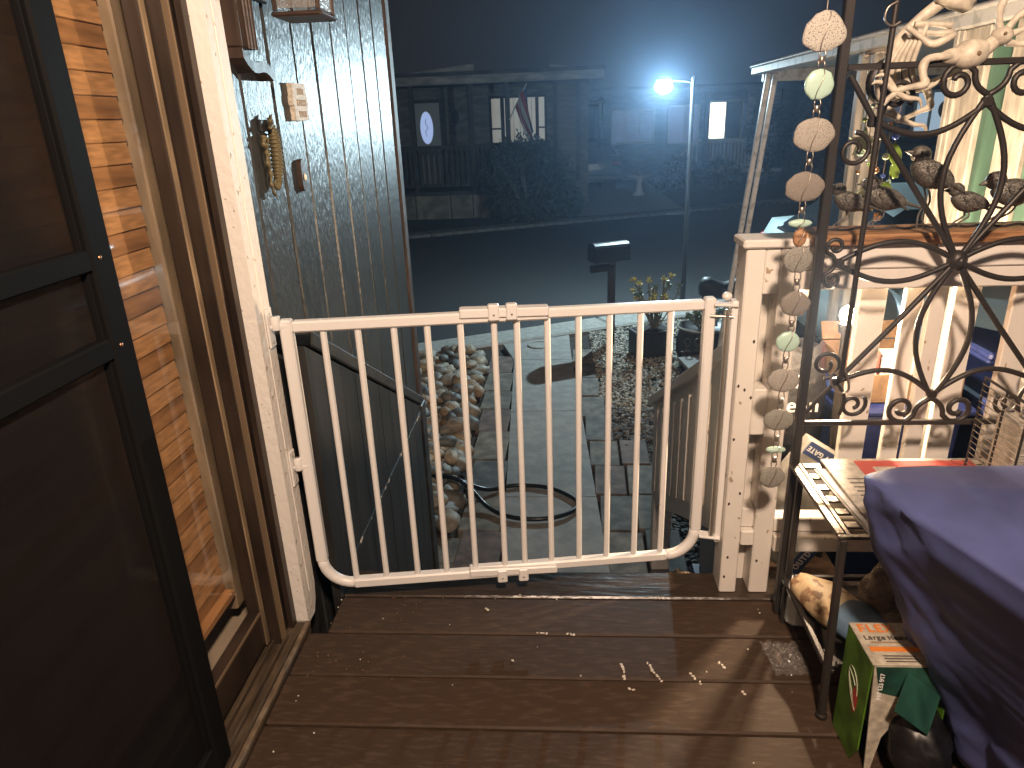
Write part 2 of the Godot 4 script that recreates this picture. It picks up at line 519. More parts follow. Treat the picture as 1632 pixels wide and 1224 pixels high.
	m.h_roof = mat(Color(0.07, 0.068, 0.066), 0.9, {"tex": blot, "s": Vector3(0.5, 0.5, 0.5)})
	m.h_skirt = mat(Color(0.26, 0.235, 0.175), 0.85, {"tex": blot, "s": Vector3(0.8, 0.8, 0.8)})
	m.h_blue = mat(Color(0.16, 0.18, 0.21), 0.8, {"tex": blot, "s": Vector3(0.6, 2, 0.6)})
	m.h_white = mat(Color(0.5, 0.49, 0.46), 0.7)
	m.door_pale = mat(Color(0.30, 0.30, 0.27), 0.6)
	m.lit_oval = mat(Color(0.3, 0.32, 0.35), 0.3, {"glow": Color(0.62, 0.70, 0.88), "power": 0.75})
	m.lit_window = mat(Color(0.3, 0.3, 0.3), 0.4, {"glow": Color(0.70, 0.69, 0.64), "power": 0.36})
	m.lit_bright = mat(Color(0.4, 0.4, 0.4), 0.4, {"glow": Color(1.0, 0.97, 0.86), "power": 1.6})
	m.lit_dim = mat(Color(0.25, 0.25, 0.28), 0.4, {"glow": Color(0.55, 0.58, 0.72), "power": 0.16})
	m.lit_cool = mat(Color(0.4, 0.42, 0.44), 0.4, {"glow": Color(0.72, 0.82, 0.9), "power": 0.5})
	m.tail = mat(Color(0.25, 0.02, 0.02), 0.25)
	m.car_dark = mat(Color(0.018, 0.019, 0.024), 0.25, {"coat": 0.6})
	m.car_pale = mat(Color(0.42, 0.50, 0.50), 0.3, {"coat": 0.6})
	m.car_glass = mat(Color(0.012, 0.014, 0.016), 0.06)
	m.tyre = mat(Color(0.012, 0.012, 0.012), 0.85)
	m.plate = mat(Color(0.65, 0.64, 0.6), 0.5)
	m.flag_red = mat(Color(0.22, 0.03, 0.03), 0.8)
	m.flag_white = mat(Color(0.45, 0.43, 0.4), 0.8)
	m.flag_blue = mat(Color(0.02, 0.025, 0.08), 0.8)

# ---------------------------------------------------------------- scene
func _ready() -> void:
	rng.seed = 20417
	var cam := Camera3D.new()
	cam.name = "camera"
	add_child(cam)
	cam.transform = Transform3D(Basis(Vector3(0.997515, -0.036266, -0.060398), Vector3(0.012462, 0.934637, -0.355385), Vector3(0.069339, 0.353750, 0.932767)), Vector3(0, 2.05, 0))
	cam.fov = 57.65
	cam.near = 0.03
	cam.far = 400.0
	cam.current = true
	var we := WorldEnvironment.new()
	we.name = "night_environment"
	var env := Environment.new()
	env.background_mode = Environment.BG_SKY
	var sky := Sky.new()
	var sm := ProceduralSkyMaterial.new()
	sm.sky_top_color = Color(0.24, 0.238, 0.245)
	sm.sky_horizon_color = Color(0.25, 0.248, 0.25)
	sm.ground_horizon_color = Color(0.15, 0.15, 0.15)
	sm.ground_bottom_color = Color(0.10, 0.10, 0.10)
	sm.sun_angle_max = 0.0
	sky.sky_material = sm
	env.sky = sky
	env.background_energy_multiplier = 0.26
	env.tonemap_mode = Environment.TONE_MAPPER_LINEAR
	env.tonemap_exposure = 1.28
	env.volumetric_fog_enabled = true
	env.volumetric_fog_albedo = Color(0.70, 0.83, 1.0)
	env.volumetric_fog_density = 0.007
	env.volumetric_fog_anisotropy = 0.8
	env.sdfgi_enabled = true
	env.ssao_enabled = true
	env.ssil_enabled = true
	we.environment = env
	add_child(we)
	make_materials()
	build_ground()
	build_deck()
	build_home()
	build_stairs()
	build_railing()
	build_carport()
	build_street()
	build_front_garden()
	build_houses()
	build_porch_lamp()
	build_gate()
	build_behind_rail()
	build_rack()
	build_ornaments()
	build_clutter()

func omni(owner_: Node3D, at: Vector3, c: Color, e: float, size: float, reach: float) -> void:
	var l := OmniLight3D.new()
	l.name = "light"
	l.light_color = c
	l.light_energy = e
	l.light_size = size
	l.omni_range = reach
	l.omni_attenuation = 2.0
	l.shadow_enabled = true
	owner_.add_child(l, true)
	l.position = at - owner_.position

# ---------------------------------------------------------------- ground, path, road
const RD := Vector3(0.9068, 0, -0.4217)   # along the road
const RN := Vector3(-0.4217, 0, -0.9068)  # across it, away from the porch

func strip(st: SurfaceTool, d0: float, d1: float, a0: float, a1: float, y0: float, y1: float, bev := 0.0) -> SurfaceTool:
	return box(st, RN * ((d0 + d1) / 2) + RD * ((a0 + a1) / 2) + Vector3.UP * ((y0 + y1) / 2), Vector3(a1 - a0, y1 - y0, d1 - d0), bev, Basis(RD, Vector3.UP, RD.cross(Vector3.UP)))

func build_ground() -> void:
	var g := setting("ground")
	part(g, "soil", bb(S(), -160, 160, -0.5, -0.05, -200, 60, 0.0), m.soil)
	var r := setting("road")
	part(r, "asphalt", strip(S(), 6.55, 13.45, -60, 60, -0.3, -0.03), m.asphalt)
	var k := setting("kerb")
	var a := -21.0
	while a < 22.0:
		part(k, "kerb_stone", strip(S(), 6.19, 6.585, a + 0.004, a + 2.446, -0.25, 0.0, 0.02), m.kerb)
		part(k, "kerb_stone", strip(S(), 13.42, 13.85, a + 0.004, a + 2.446, -0.25, 0.03, 0.02), m.pavers[3])
		a += 2.45
	var lw := setting("lawn")
	part(lw, "turf", strip(S(), 13.84, 60, -60, 60, -0.3, 0.0), m.lawn)
	var dr := setting("driveway")
	part(dr, "slab", bb(S(), 0.2, 2.9, -0.2, 0.006, -24.5, -15.9, 0.01), m.concrete)
	# concrete path, slightly turned
	var p := setting("path")
	var lx := func(z: float) -> float: return -0.306 + 0.037 * (z + 3.0)
	var rx := func(z: float) -> float: return 0.219 + 0.037 * (z + 3.0)
	for s in [[-2.4, -3.55], [-3.558, -4.82], [-4.828, -6.02], [-6.028, -6.95]]:
		var poly := PackedVector2Array()
		poly.append(Vector2(lx.call(s[0]), -s[0]))
		poly.append(Vector2(rx.call(s[0]), -s[0]))
		if s[1] < -6.5:
			poly.append(Vector2(rx.call(-6.25), 6.25))
			poly.append(Vector2(rx.call(s[1]) + 0.02, 6.78))
			poly.append(Vector2(lx.call(s[1]) - 0.10, 6.50))
		else:
			poly.append(Vector2(rx.call(s[1]), -s[1]))
			poly.append(Vector2(lx.call(s[1]), -s[1]))
		part(p, "slab", extr(S(), poly, 0.1, Transform3D(Basis(Vector3.RIGHT, Vector3(0, 0, -1), Vector3.UP), Vector3(0, -0.1, 0))), m.concrete)
	# edging pavers
	for side in [0, 1]:
		var z := -2.45
		var i := 0
		while z > (-6.1 if side == 0 else -6.3):
			var ln := rng.randf_range(0.36, 0.46)
			var w: float = 0.225 if side == 0 else rng.randf_range(0.165, 0.19)
			var x0: float = lx.call(z - ln / 2) - w - 0.008 if side == 0 else rx.call(z - ln / 2) + 0.008
			var b := Basis(Vector3.UP, -0.037 + rng.randf_range(-0.012, 0.012)) * Basis(Vector3.RIGHT, rng.randf_range(-0.008, 0.008))
			part(p, "paver", box(S(), Vector3(x0 + w / 2, -0.03 + rng.randf_range(-0.006, 0.004), z - ln / 2), Vector3(w, 0.06, ln - 0.008), 0.005, b), m.pavers[rng.randi() % 4])
			if side == 1 and z > -4.2:
				part(p, "paver", box(S(), Vector3(x0 + w * 1.5 + 0.01, -0.032 + rng.randf_range(-0.006, 0.003), z - ln / 2 - 0.02), Vector3(w * 0.95, 0.06, ln - 0.01), 0.005, b), m.pavers[rng.randi() % 4])
			z -= ln
			i += 1
	# pavers at the foot of the bed
	for q in [[-0.62, -3.02], [-0.86, -3.02], [-0.62, -2.78], [-0.86, -2.78]]:
		part(p, "paver", box(S(), Vector3(q[0] - 0.02, -0.03 + rng.randf_range(-0.004, 0.004), q[1]), Vector3(0.23, 0.06, 0.23), 0.005), m.pavers[rng.randi() % 4])
	# round utility cover let into the path
	var u := thing("utility_cover", "small round utility cover in the concrete path by the kerb", "cover", Vector3(-0.20, 0, -6.45))
	part(u, "lid", lathe(S(), Vector3(-0.20, 0, -6.45), [[0.0, 0.006], [0.085, 0.006], [0.088, 0.001]], 24), m.kerb)
	part(u, "ring", lathe(S(), Vector3(-0.20, 0, -6.45), [[0.095, 0.001], [0.098, 0.012], [0.112, 0.012], [0.116, 0.0]], 24), m.kerb)
	# river stones
	var bed := setting("stone_bed")
	part(bed, "earth", bb(S(), -2.4, -0.56, -0.06, -0.03, -6.25, -3.14, 0.0), m.soil)
	var shapes := []
	for k2 in 5:
		shapes.append(ell(S(), Vector3.ZERO, Vector3(1, 0.62, 0.78), Basis(), 16, 10, 0.30, 40 + k2).commit())
	var n := 0
	var zz := -3.24
	var row := 0
	while zz > -6.2:
		var right: float = -0.60 + 0.037 * (zz + 3.0)
		var left := 0.2188 * zz - 0.14
		var xx := right - 0.02 - (0.045 if row % 2 else 0.0)
		while xx > left and n < 210:
			var r0 := rng.randf_range(0.062, 0.096)
			stone(bed, shapes, Vector3(xx + rng.randf_range(-0.015, 0.015), r0 * 0.30, zz + rng.randf_range(-0.02, 0.02)), r0)
			n += 1
			xx -= rng.randf_range(0.105, 0.14)
		zz -= rng.randf_range(0.10, 0.122)
		row += 1
	for k3 in 85:
		var z3 := rng.randf_range(-6.15, -3.35)
		var x3 := rng.randf_range(0.2188 * z3 - 0.06, -0.64 + 0.037 * (z3 + 3.0))
		stone(bed, shapes, Vector3(x3, rng.randf_range(0.075, 0.10), z3), rng.randf_range(0.05, 0.08))
	# gravel and bark chips
	var chip := box(S(), Vector3.ZERO, Vector3(1, 0.45, 0.7), 0.2).commit()
	scatter("gravel", chip, m.gravel, 9500, [Color(0.36, 0.34, 0.28), Color(0.26, 0.25, 0.22), Color(0.44, 0.42, 0.36), Color(0.17, 0.15, 0.12)], func(v: Vector3) -> bool:
		var edge: float = rx.call(v.z) + (0.0 if v.z < -6.3 else 0.17)
		return v.z < -4.75 - 0.25 * sin(v.x * 7.0) and v.x > edge and v.dot(RN) < 6.17, 0.3, 2.3, -7.4, -4.5, 0.008, 0.019)
	scatter("bark_chips", chip, m.mulch, 9000, [Color(0.050, 0.040, 0.032), Color(0.085, 0.07, 0.055), Color(0.03, 0.027, 0.024), Color(0.14, 0.125, 0.105)], func(v: Vector3) -> bool:
		var edge: float = rx.call(v.z) + (0.34 if v.z > -4.2 else 0.16)
		return v.z > -5.05 - 0.2 * sin(v.x * 9.0) and v.x > edge, 0.3, 1.9, -5.3, -2.5, 0.009, 0.026)

func stone(bed: Node3D, shapes: Array, at: Vector3, r: float) -> void:
	var b := Basis(Vector3.UP, rng.randf_range(0, TAU)) * Basis(Vector3.RIGHT, rng.randf_range(-0.35, 0.35))
	b = b.scaled_local(Vector3(r * rng.randf_range(0.9, 1.25), r * rng.randf_range(0.75, 1.1), r))
	copy_of(bed, "stone", shapes[rng.randi() % shapes.size()], m.pebbles[rng.randi() % m.pebbles.size()], Transform3D(b, at))

func scatter(called: String, mesh: Mesh, mt: Material, count: int, cols: Array, ok: Callable, x0: float, x1: float, z0: float, z1: float, s0: float, s1: float) -> void:
	var xs := []
	var tries := 0
	while xs.size() < count and tries < count * 4:
		tries += 1
		var v := Vector3(rng.randf_range(x0, x1), 0, rng.randf_range(z0, z1))
		if ok.call(v):
			xs.append(v)
	var mm := MultiMesh.new()
	mm.transform_format = MultiMesh.TRANSFORM_3D
	mm.use_colors = true
	mm.mesh = mesh
	mm.instance_count = xs.size()
	for i in xs.size():
		var s := rng.randf_range(s0, s1)
		var b := Basis.from_euler(Vector3(rng.randf_range(-0.6, 0.6), rng.randf_range(0, TAU), rng.randf_range(-0.6, 0.6))).scaled_local(Vector3.ONE * s * 2.0)
		mm.set_instance_transform(i, Transform3D(b, xs[i] + Vector3.UP * (-0.048 + rng.randf_range(0.0, 0.02) + s * 0.4)))
		var c: Color = cols[rng.randi() % cols.size()]
		mm.set_instance_color(i, c * rng.randf_range(0.8, 1.15))
	var o := MultiMeshInstance3D.new()
	o.name = called
	o.multimesh = mm
	mesh.surface_set_material(0, mt)
	o.set_meta("kind", "stuff")
	o.set_meta("label", "pale grey gravel under the mailbox and pots" if called == "gravel" else "dark bark chips beside the white stair rail")
	o.set_meta("category", "gravel" if called == "gravel" else "bark chips")
	add_child(o)

# ---------------------------------------------------------------- deck
func build_deck() -> void:
	var d := setting("deck")
	var joints := [-1.665, -1.546, -1.404, -1.258, -1.113, -0.968, -0.823, -0.678, -0.533, -0.388, -0.243, -0.098, 0.047, 0.192, 0.337, 0.482, 0.627, 0.772, 0.917, 1.062, 1.207]
	for i in joints.size() - 1:
		var mt: Material = m.deck_wet if i == 0 else (m.deck if i % 2 else m.deck2)
		var b := Basis(Vector3.RIGHT, rng.randf_range(-0.006, 0.006))
		var z0: float = joints[i] + 0.003
		var z1: float = joints[i + 1] - 0.003
		var x0 := -0.648 if i > 1 else -0.60
		part(d, "plank", box(S(), Vector3((x0 + 2.0) / 2, DECK - 0.019 + rng.randf_range(-0.0012, 0.0012), (z0 + z1) / 2), Vector3(2.0 - x0, 0.038, z1 - z0), 0.004, b), mt)
	for x in [-0.45, 0.35, 1.15, 1.9]:
		part(d, "joist", bb(S(), x - 0.02, x + 0.02, 0.62, 0.808, -1.62, 0.9), m.rail_dark)
	part(d, "rim_board", bb(S(), -0.6, 2.0, 0.62, 0.808, -1.655, -1.625), m.deck)
	for x in [-0.4, 0.6, 1.9]:
		for z in [-1.58, 0.8]:
			part(d, "post", bb(S(), x - 0.045, x + 0.045, -0.05, 0.62, z - 0.045, z + 0.045), m.rail_dark)
	# flecks of pale paint stuck on the planks
	for c in [[0.136, -1.290, 0.03, 0.2], [0.137, -1.262, 0.012, 0.1], [0.203, -1.292, 0.040, 0.35], [0.216, -1.262, 0.016, 0.5], [0.292, -1.271, 0.018, 0.3], [0.306, -1.25, 0.010, 0.1], [0.366, -1.305, 0.022, 0.4], [0.151, -1.228, 0.012, 1.2], [0.395, -1.222, 0.012, 0.6], [-0.20, -1.497, 0.008, 0.9], [-0.115, -1.552, 0.008, 0.1], [-0.12, -1.31, 0.006, 0.7], [0.02, -1.405, 0.02, 1.4], [-0.05, -1.408, 0.03, 1.5], [0.26, -1.55, 0.03, 1.5]]:
		for k in 1 + int(c[2] / 0.008):
			var t: float = (float(k) - c[2] / 0.016) * 0.008
			var sz: float = rng.randf_range(0.003, 0.0055)
			part(d, "paint_chip", lathe(S(), Vector3(c[0] + sin(c[3]) * t + rng.randf_range(-0.0015, 0.0015), DECK + 0.0005, c[1] + cos(c[3]) * t), [[0.0, 0.0014], [sz * 0.8, 0.0012], [sz, -0.001]], 6, Basis(Vector3.UP, rng.randf() * TAU).scaled_local(Vector3(1, 1, rng.randf_range(0.5, 0.9)))), m.chip)
	for k in 70:
		var cl := k % 3
		var cx: float = [-0.44, -0.52, 0.0][cl]
		var cz: float = [-1.47, -1.30, -1.25][cl]
		var sp: float = [0.05, 0.07, 0.55][cl]
		var px := clampf(cx + rng.randfn() * sp, -0.6, 0.5)
		var pz := clampf(cz + rng.randfn() * min(sp, 0.2), -1.54, -1.0)
		var sz2 := rng.randf_range(0.0008, 0.0022)
		part(d, "paint_chip", lathe(S(), Vector3(px, DECK + 0.0005, pz), [[0.0, 0.0012], [sz2, 0.001], [sz2 * 1.2, -0.001]], 5), m.card if cl < 2 else m.chip)

# ---------------------------------------------------------------- the mobile home on the left
func build_home() -> void:
	var h := thing("mobile_home", "dark grey plank-sided mobile home with sliding glass door and white trim", "house", Vector3(-0.7, 0, -1.5))
	# siding: planks with grooves between them
	part(h, "sheathing", bb(S(), -0.80, -0.712, 0.3, 3.3, -3.195, -1.43, 0.0), m.groove)
	var zs := [-1.44, -1.645, -1.83, -2.017, -2.19, -2.375, -2.56, -2.745, -2.93, -3.14]
	for i in zs.size() - 1:
		part(h, "plank", bb(S(), -0.720, -0.700 + rng.randf_range(-0.0012, 0.0012), 0.3, 3.3, zs[i] - 0.004, zs[i + 1] + 0.004, 0.005), m.siding if i % 2 else m.siding2)
	part(h, "corner_board", bb(S(), -0.735, -0.690, 0.2, 3.3, -3.215, -3.146, 0.004), m.corner)
	part(h, "corner_edge", bb(S(), -0.80, -0.698, 0.2, 3.3, -3.232, -3.2165, 0.003), m.trim)
	part(h, "end_wall", bb(S(), -6.0, -0.801, 0.2, 3.3, -3.225, -3.1, 0.0), m.siding2)
	# white door trim, foot rounded off
	var tp := PackedVector2Array([Vector2(-1.43, 0.862), Vector2(-1.434, 0.853), Vector2(-1.478, 0.852), Vector2(-1.497, 0.885), Vector2(-1.505, 0.93), Vector2(-1.505, 3.3), Vector2(-1.43, 3.3)])
	var tr := part(h, "door_trim", extr(S(), tp, 0.044, Transform3D(Basis(Vector3(0, 0, 1), Vector3.UP, Vector3(-1, 0, 0)), Vector3(-0.656, 0, 0))), m.trim, "chipped white painted door trim board")
	var bd := S()
	tube(bd, [Vector3(-0.657, 0.93, -1.465), Vector3(-0.657, 3.3, -1.465)], 0.003, 6)
	part(tr, "bead", bd, m.trim)
	part(h, "wall_above_door", bb(S(), -0.80, -0.705, 3.05, 3.3, -1.42, 1.2, 0.0), m.siding)
	part(h, "wall_beside_door", bb(S(), -0.80, -0.705, 0.3, 3.3, 0.75, 2.0, 0.0), m.siding)
	# dark door frame between the glass and the trim
	var fr := part(h, "door_frame", bb(S(), -0.78, -0.703, DECK, 3.05, -1.429, -1.372, 0.003), m.bronze)
	part(fr, "fin", bb(S(), -0.735, -0.690, DECK, 3.05, -1.3705, -1.365, 0.001), m.bronze_light)
	part(fr, "fin", bb(S(), -0.735, -0.696, DECK, 3.05, -1.352, -1.347, 0.001), m.bronze)
	part(fr, "inner_fin", bb(S(), -0.70, -0.686, DECK, 3.05, -1.429, -1.405, 0.001), m.bronze)
	# sill and track
	var sl := part(h, "door_sill", bb(S(), -0.79, -0.6505, 0.83, 0.858, -1.428, 0.75, 0.002), m.track)
	for x in [-0.745, -0.715, -0.688, -0.664]:
		part(sl, "track_rib", bb(S(), x - 0.002, x + 0.002, 0.8585, 0.872, -1.371, 0.75, 0.0008), m.track)
	part(sl, "edge_strip", bb(S(), -0.662, -0.650, 0.8525, 0.864, -1.428, 0.75, 0.0015), m.tan2)
	# glass door
	var gd := part(h, "glass_door", bb(S(), -0.755, -0.725, 0.873, 3.04, -1.364, -1.325, 0.003), m.bronze)
	part(gd, "stile_edge", bb(S(), -0.7245, -0.7205, 0.873, 3.04, -1.342, -1.326, 0.001), m.tan)
	part(gd, "bottom_rail", bb(S(), -0.754, -0.726, 0.873, 0.972, -1.3245, 0.74, 0.003), m.bronze)
	part(gd, "glazing_bead", bb(S(), -0.7255, -0.722, 0.964, 0.973, -1.3245, 0.74, 0.001), m.bronze_light)
	var gp := S()
	face(gp, [Vector3(-0.74, 0.972, -1.3245), Vector3(-0.74, 3.04, -1.3245), Vector3(-0.74, 3.04, 0.74), Vector3(-0.74, 0.972, 0.74)], Vector3(-2, 2, 0))
	part(gd, "pane", gp, m.glass)
	# inner jamb seen through the glass
	var ij := part(h, "inner_jamb", bb(S(), -0.86, -0.81, 0.93, 3.05, -1.44, -1.385, 0.004), m.tan)
	part(ij, "brush_seal", bb(S(), -0.84, -0.808, 0.93, 3.05, -1.465, -1.4405, 0.002), m.fuzz)
	part(ij, "jamb_board", bb(S(), -0.86, -0.80, 0.93, 3.05, -1.53, -1.4655, 0.003), m.tan2)
	# room behind, closed
	part(h, "room_floor", bb(S(), -4.0, -0.795, 0.80, 0.86, -3.09, 1.9, 0.0), m.room)
	part(h, "room_wall", bb(S(), -4.05, -4.0, 0.8, 3.3, -3.09, 2.0, 0.0), m.room)
	part(h, "room_end_wall", bb(S(), -4.0, -0.80, 0.8, 3.3, 2.001, 2.1, 0.0), m.room)
	part(h, "roof", bb(S(), -6.0, -0.60, 3.302, 3.42, -3.45, 2.2, 0.004), m.h_roof)
	# screen door
	var sd := part(h, "screen_door", bb(S(), -0.695, -0.672, 0.874, 3.0, -1.018, -0.966, 0.004), m.screen_frame, "black framed sliding screen door with two crossbars")
	part(sd, "stile_lip", bb(S(), -0.690, -0.677, 0.90, 3.0, -0.9655, -0.956, 0.001), m.screen_frame)
	part(sd, "stile", bb(S(), -0.695, -0.672, 0.874, 3.0, -0.17, -0.12, 0.004), m.screen_frame)
	part(sd, "rail", bb(S(), -0.694, -0.673, 1.866, 1.898, -0.9655, -0.1705, 0.003), m.screen_frame)
	part(sd, "rail", bb(S(), -0.694, -0.673, 1.732, 1.765, -0.9655, -0.1705, 0.003), m.screen_frame)
	part(sd, "rail", bb(S(), -0.694, -0.673, 0.875, 0.945, -0.9655, -0.1705, 0.003), m.screen_frame)
	part(sd, "mesh", bb(S(), -0.6855, -0.6845, 0.945, 2.99, -0.96, -0.1705, 0.0), m.mesh)
	for y in [1.883, 1.749]:
		part(sd, "screw", lathe(S(), Vector3(-0.672, y, -0.985), [[0.0, 0.0015], [0.003, 0.0012], [0.0038, -0.001]], 10, Basis(Vector3.BACK, -PI / 2)), m.copper)
	# wooden blind behind the glass
	var bl := thing("wooden_blind", "orange-brown wooden slat blind hanging behind the sliding glass door", "blind", Vector3(-0.83, 0.95, -0.4))
	part(bl, "head_rail", bb(S(), -0.87, -0.79, 2.98, 3.04, -1.375, 0.72, 0.003), m.blind)
	var y := 1.02
	var i := 0
	while y < 2.97:
		var b := Basis(Vector3(0, 0, 1), deg_to_rad(-85.5 + rng.randf_range(-0.7, 0.7)))
		part(bl, "slat", box(S(), Vector3(-0.825, y, -0.33), Vector3(0.0445, 0.0028, 2.08), 0.0012, b), m.blind if i % 3 else m.blind2)
		y += 0.040
		i += 1
	part(bl, "bottom_rail", bb(S(), -0.845, -0.80, 0.985, 1.005, -1.37, 0.71, 0.003), m.blind2)
	for z in [-1.2, -0.5, 0.3]:
		part(bl, "ladder_cord", tube(S(), [Vector3(-0.803, 0.99, z), Vector3(-0.803, 2.98, z)], 0.0012, 5), m.tan2)
	# wall lantern, not lit
	var ln := thing("wall_lantern", "unlit bronze wall lantern with textured glass above the number sign", "lantern", Vector3(-0.7, 2.28, -1.8))
	var lc := Vector3(-0.585, 2.285, -1.80)
	part(ln, "base", box(S(), lc + Vector3(0, 0.008, 0), Vector3(0.118, 0.010, 0.128), 0.004), m.brown)
	for sx in [-1, 1]:
		for sz in [-1, 1]:
			part(ln, "corner_bar", box(S(), lc + Vector3(sx * 0.050, 0.13, sz * 0.055), Vector3(0.010, 0.23, 0.010), 0.002), m.brown)
	var lg: StandardMaterial3D = mat(Color(0.30, 0.29, 0.27), 0.25, {"alpha": 0.35, "bump": tcache["leather"], "ns": 1.0, "s": Vector3(9, 9, 9)})
	for s in [-1, 1]:
		part(ln, "pane", box(S(), lc + Vector3(s * 0.049, 0.13, 0), Vector3(0.003, 0.22, 0.098), 0.0), lg)
		part(ln, "pane", box(S(), lc + Vector3(0, 0.13, s * 0.054), Vector3(0.088, 0.22, 0.003), 0.0), lg)
	part(ln, "roof", lathe(S(), lc + Vector3(0, 0.245, 0), [[0.0, 0.08], [0.02, 0.07], [0.085, 0.012], [0.09, 0.0], [0.0, 0.0]], 4, Basis(Vector3.UP, PI / 4)), m.brown)
	part(ln, "arm", bb(S(), -0.70, -0.635, 2.40, 2.43, -1.815, -1.785), m.brown)
	part(ln, "wall_plate", bb(S(), -0.70, -0.688, 2.33, 2.52, -1.85, -1.75, 0.004), m.brown)
	# brown moulded bracket
	var br := thing("wall_bracket", "brown moulded wooden wall piece with scrolled foot beside the white trim", "bracket", Vector3(-0.7, 2.18, -1.64))
	part(br, "board", bb(S(), -0.70, -0.665, 2.215, 2.75, -1.675, -1.60, 0.004), m.brown)
	for q in [-1.668, -1.652, -1.634]:
		part(br, "moulding", tube(S(), [Vector3(-0.663, 2.215, q), Vector3(-0.663, 2.75, q)], 0.006, 8), m.brown)
	var sc := PackedVector2Array()
	for k in 11:
		var t := k / 10.0
		sc.append(Vector2(1.60 + 0.17 * t, 2.215 - 0.045 * t - 0.012 * sin(t * TAU)))
	for k in 11:
		var t2 := 1.0 - k / 10.0
		sc.append(Vector2(1.60 + 0.17 * t2, 2.195 - 0.05 * t2 - 0.012 * sin(t2 * TAU) + (0.012 if t2 > 0.95 else 0.0)))
	part(br, "scroll_foot", extr(S(), sc, 0.035, Transform3D(Basis(Vector3(0, 0, -1), Vector3.UP, Vector3(1, 0, 0)), Vector3(-0.70, 0, 0))), m.brown)
	# cream plaque
	var sg := thing("wall_sign", "small cream wooden sign with three lines of lettering on grey siding", "sign", Vector3(-0.69, 2.07, -1.975))
	var sp := PackedVector2Array()
	for q in [[-0.052, 0.046], [0.045, 0.046], [0.050, 0.041], [0.050, 0.018], [0.056, 0.014], [0.059, 0.002], [0.056, -0.012], [0.050, -0.016], [0.050, -0.046], [-0.048, -0.046], [-0.048, -0.012], [-0.054, -0.008], [-0.056, 0.002], [-0.054, 0.013], [-0.049, 0.017]]:
		sp.append(Vector2(q[0], q[1]))
	var sx2 := Transform3D(Basis(Vector3(0, 0, -1), Vector3.UP, Vector3(1, 0, 0)), Vector3(-0.699, 2.115, -1.978))
	part(sg, "board", extr(S(), sp, 0.014, sx2), m.sign_cream)
	for q in [["DISK", 0.026], ["KNEED", -0.002], ["YOUR", -0.030]]:
		letters(sg, q[0], 0.021, m.ink_brown, Transform3D(sx2.basis, sx2 * Vector3(0.006, q[1], 0.0142)), "lettering", "Droid Serif")
	# door bell
	var be := thing("door_bell", "brown oblong door bell plate with white button", "door bell", Vector3(-0.69, 1.89, -1.935))
	var bp := PackedVector2Array()
	for k in 16:
		var a := TAU * k / 16
		bp.append(Vector2(0.018 * cos(a), 0.042 * signf(sin(a)) * pow(abs(sin(a)), 0.45)))
	part(be, "plate", extr(S(), bp, 0.012, Transform3D(Basis(Vector3(0, 0, -1), Vector3.UP, Vector3(1, 0, 0)), Vector3(-0.699, 1.93, -1.935))), m.brown)
	part(be, "button", ell(S(), Vector3(-0.686, 1.925, -1.938), Vector3(0.004, 0.0095, 0.006)), m.button)
	# seahorse
	var sh := thing("seahorse_ornament", "gold-brown metal seahorse pair hanging on the grey siding", "ornament", Vector3(-0.69, 1.92, -1.72))
	var P := func(pts: Array, x: float) -> Array:
		var out := []
		for p in pts:
			out.append(Vector3(x, p[1], p[0]))
		return curve(out, 12)
	var body: Array = P.call([[-1.745, 2.075], [-1.752, 2.055], [-1.757, 2.03], [-1.758, 2.0], [-1.754, 1.97], [-1.748, 1.945], [-1.742, 1.925], [-1.730, 1.916], [-1.722, 1.926], [-1.728, 1.934]], -0.686)
	var rr := []
	for k in body.size():
		var t3 := float(k) / (body.size() - 1)
		rr.append(lerpf(0.006, 0.0145, smoothstep(0, 0.25, t3)) * (1.0 - 0.75 * smoothstep(0.35, 1.0, t3)) * (1.0 + 0.13 * cos(k * 1.57)))
	part(sh, "body", tube(S(), body, rr, 8), m.gold)
	var b2: Array = P.call([[-1.700, 2.035], [-1.694, 2.02], [-1.705, 2.0], [-1.700, 1.975], [-1.708, 1.95], [-1.703, 1.925], [-1.712, 1.905], [-1.72, 1.898]], -0.688)
	var r2 := []
	for k in b2.size():
		r2.append(0.0075 * (1.0 - 0.6 * k / b2.size()) * (1.0 + 0.28 * sin(k * 0.55)))
	part(sh, "small_body", tube(S(), b2, r2, 8), m.gold)
	part(sh, "snout", tube(S(), [Vector3(-0.684, 2.062, -1.748), Vector3(-0.682, 2.056, -1.735), Vector3(-0.681, 2.052, -1.724)], [0.007, 0.0045, 0.005], 8), m.gold)
	for q in 5:
		part(sh, "crest_spine", tube(S(), [Vector3(-0.686, 2.078 - q * 0.022, -1.752 - q * 0.002), Vector3(-0.686, 2.084 - q * 0.022, -1.768 - q * 0.0022)], [0.004, 0.0008], 6), m.gold)
	part(sh, "hanger", bb(S(), -0.699, -0.690, 2.045, 2.072, -1.742, -1.700), m.black)
	part(sh, "fin", tube(S(), P.call([[-1.735, 2.03], [-1.72, 2.0], [-1.722, 1.97], [-1.71, 1.94]], -0.692), 0.003, 6), m.gold)

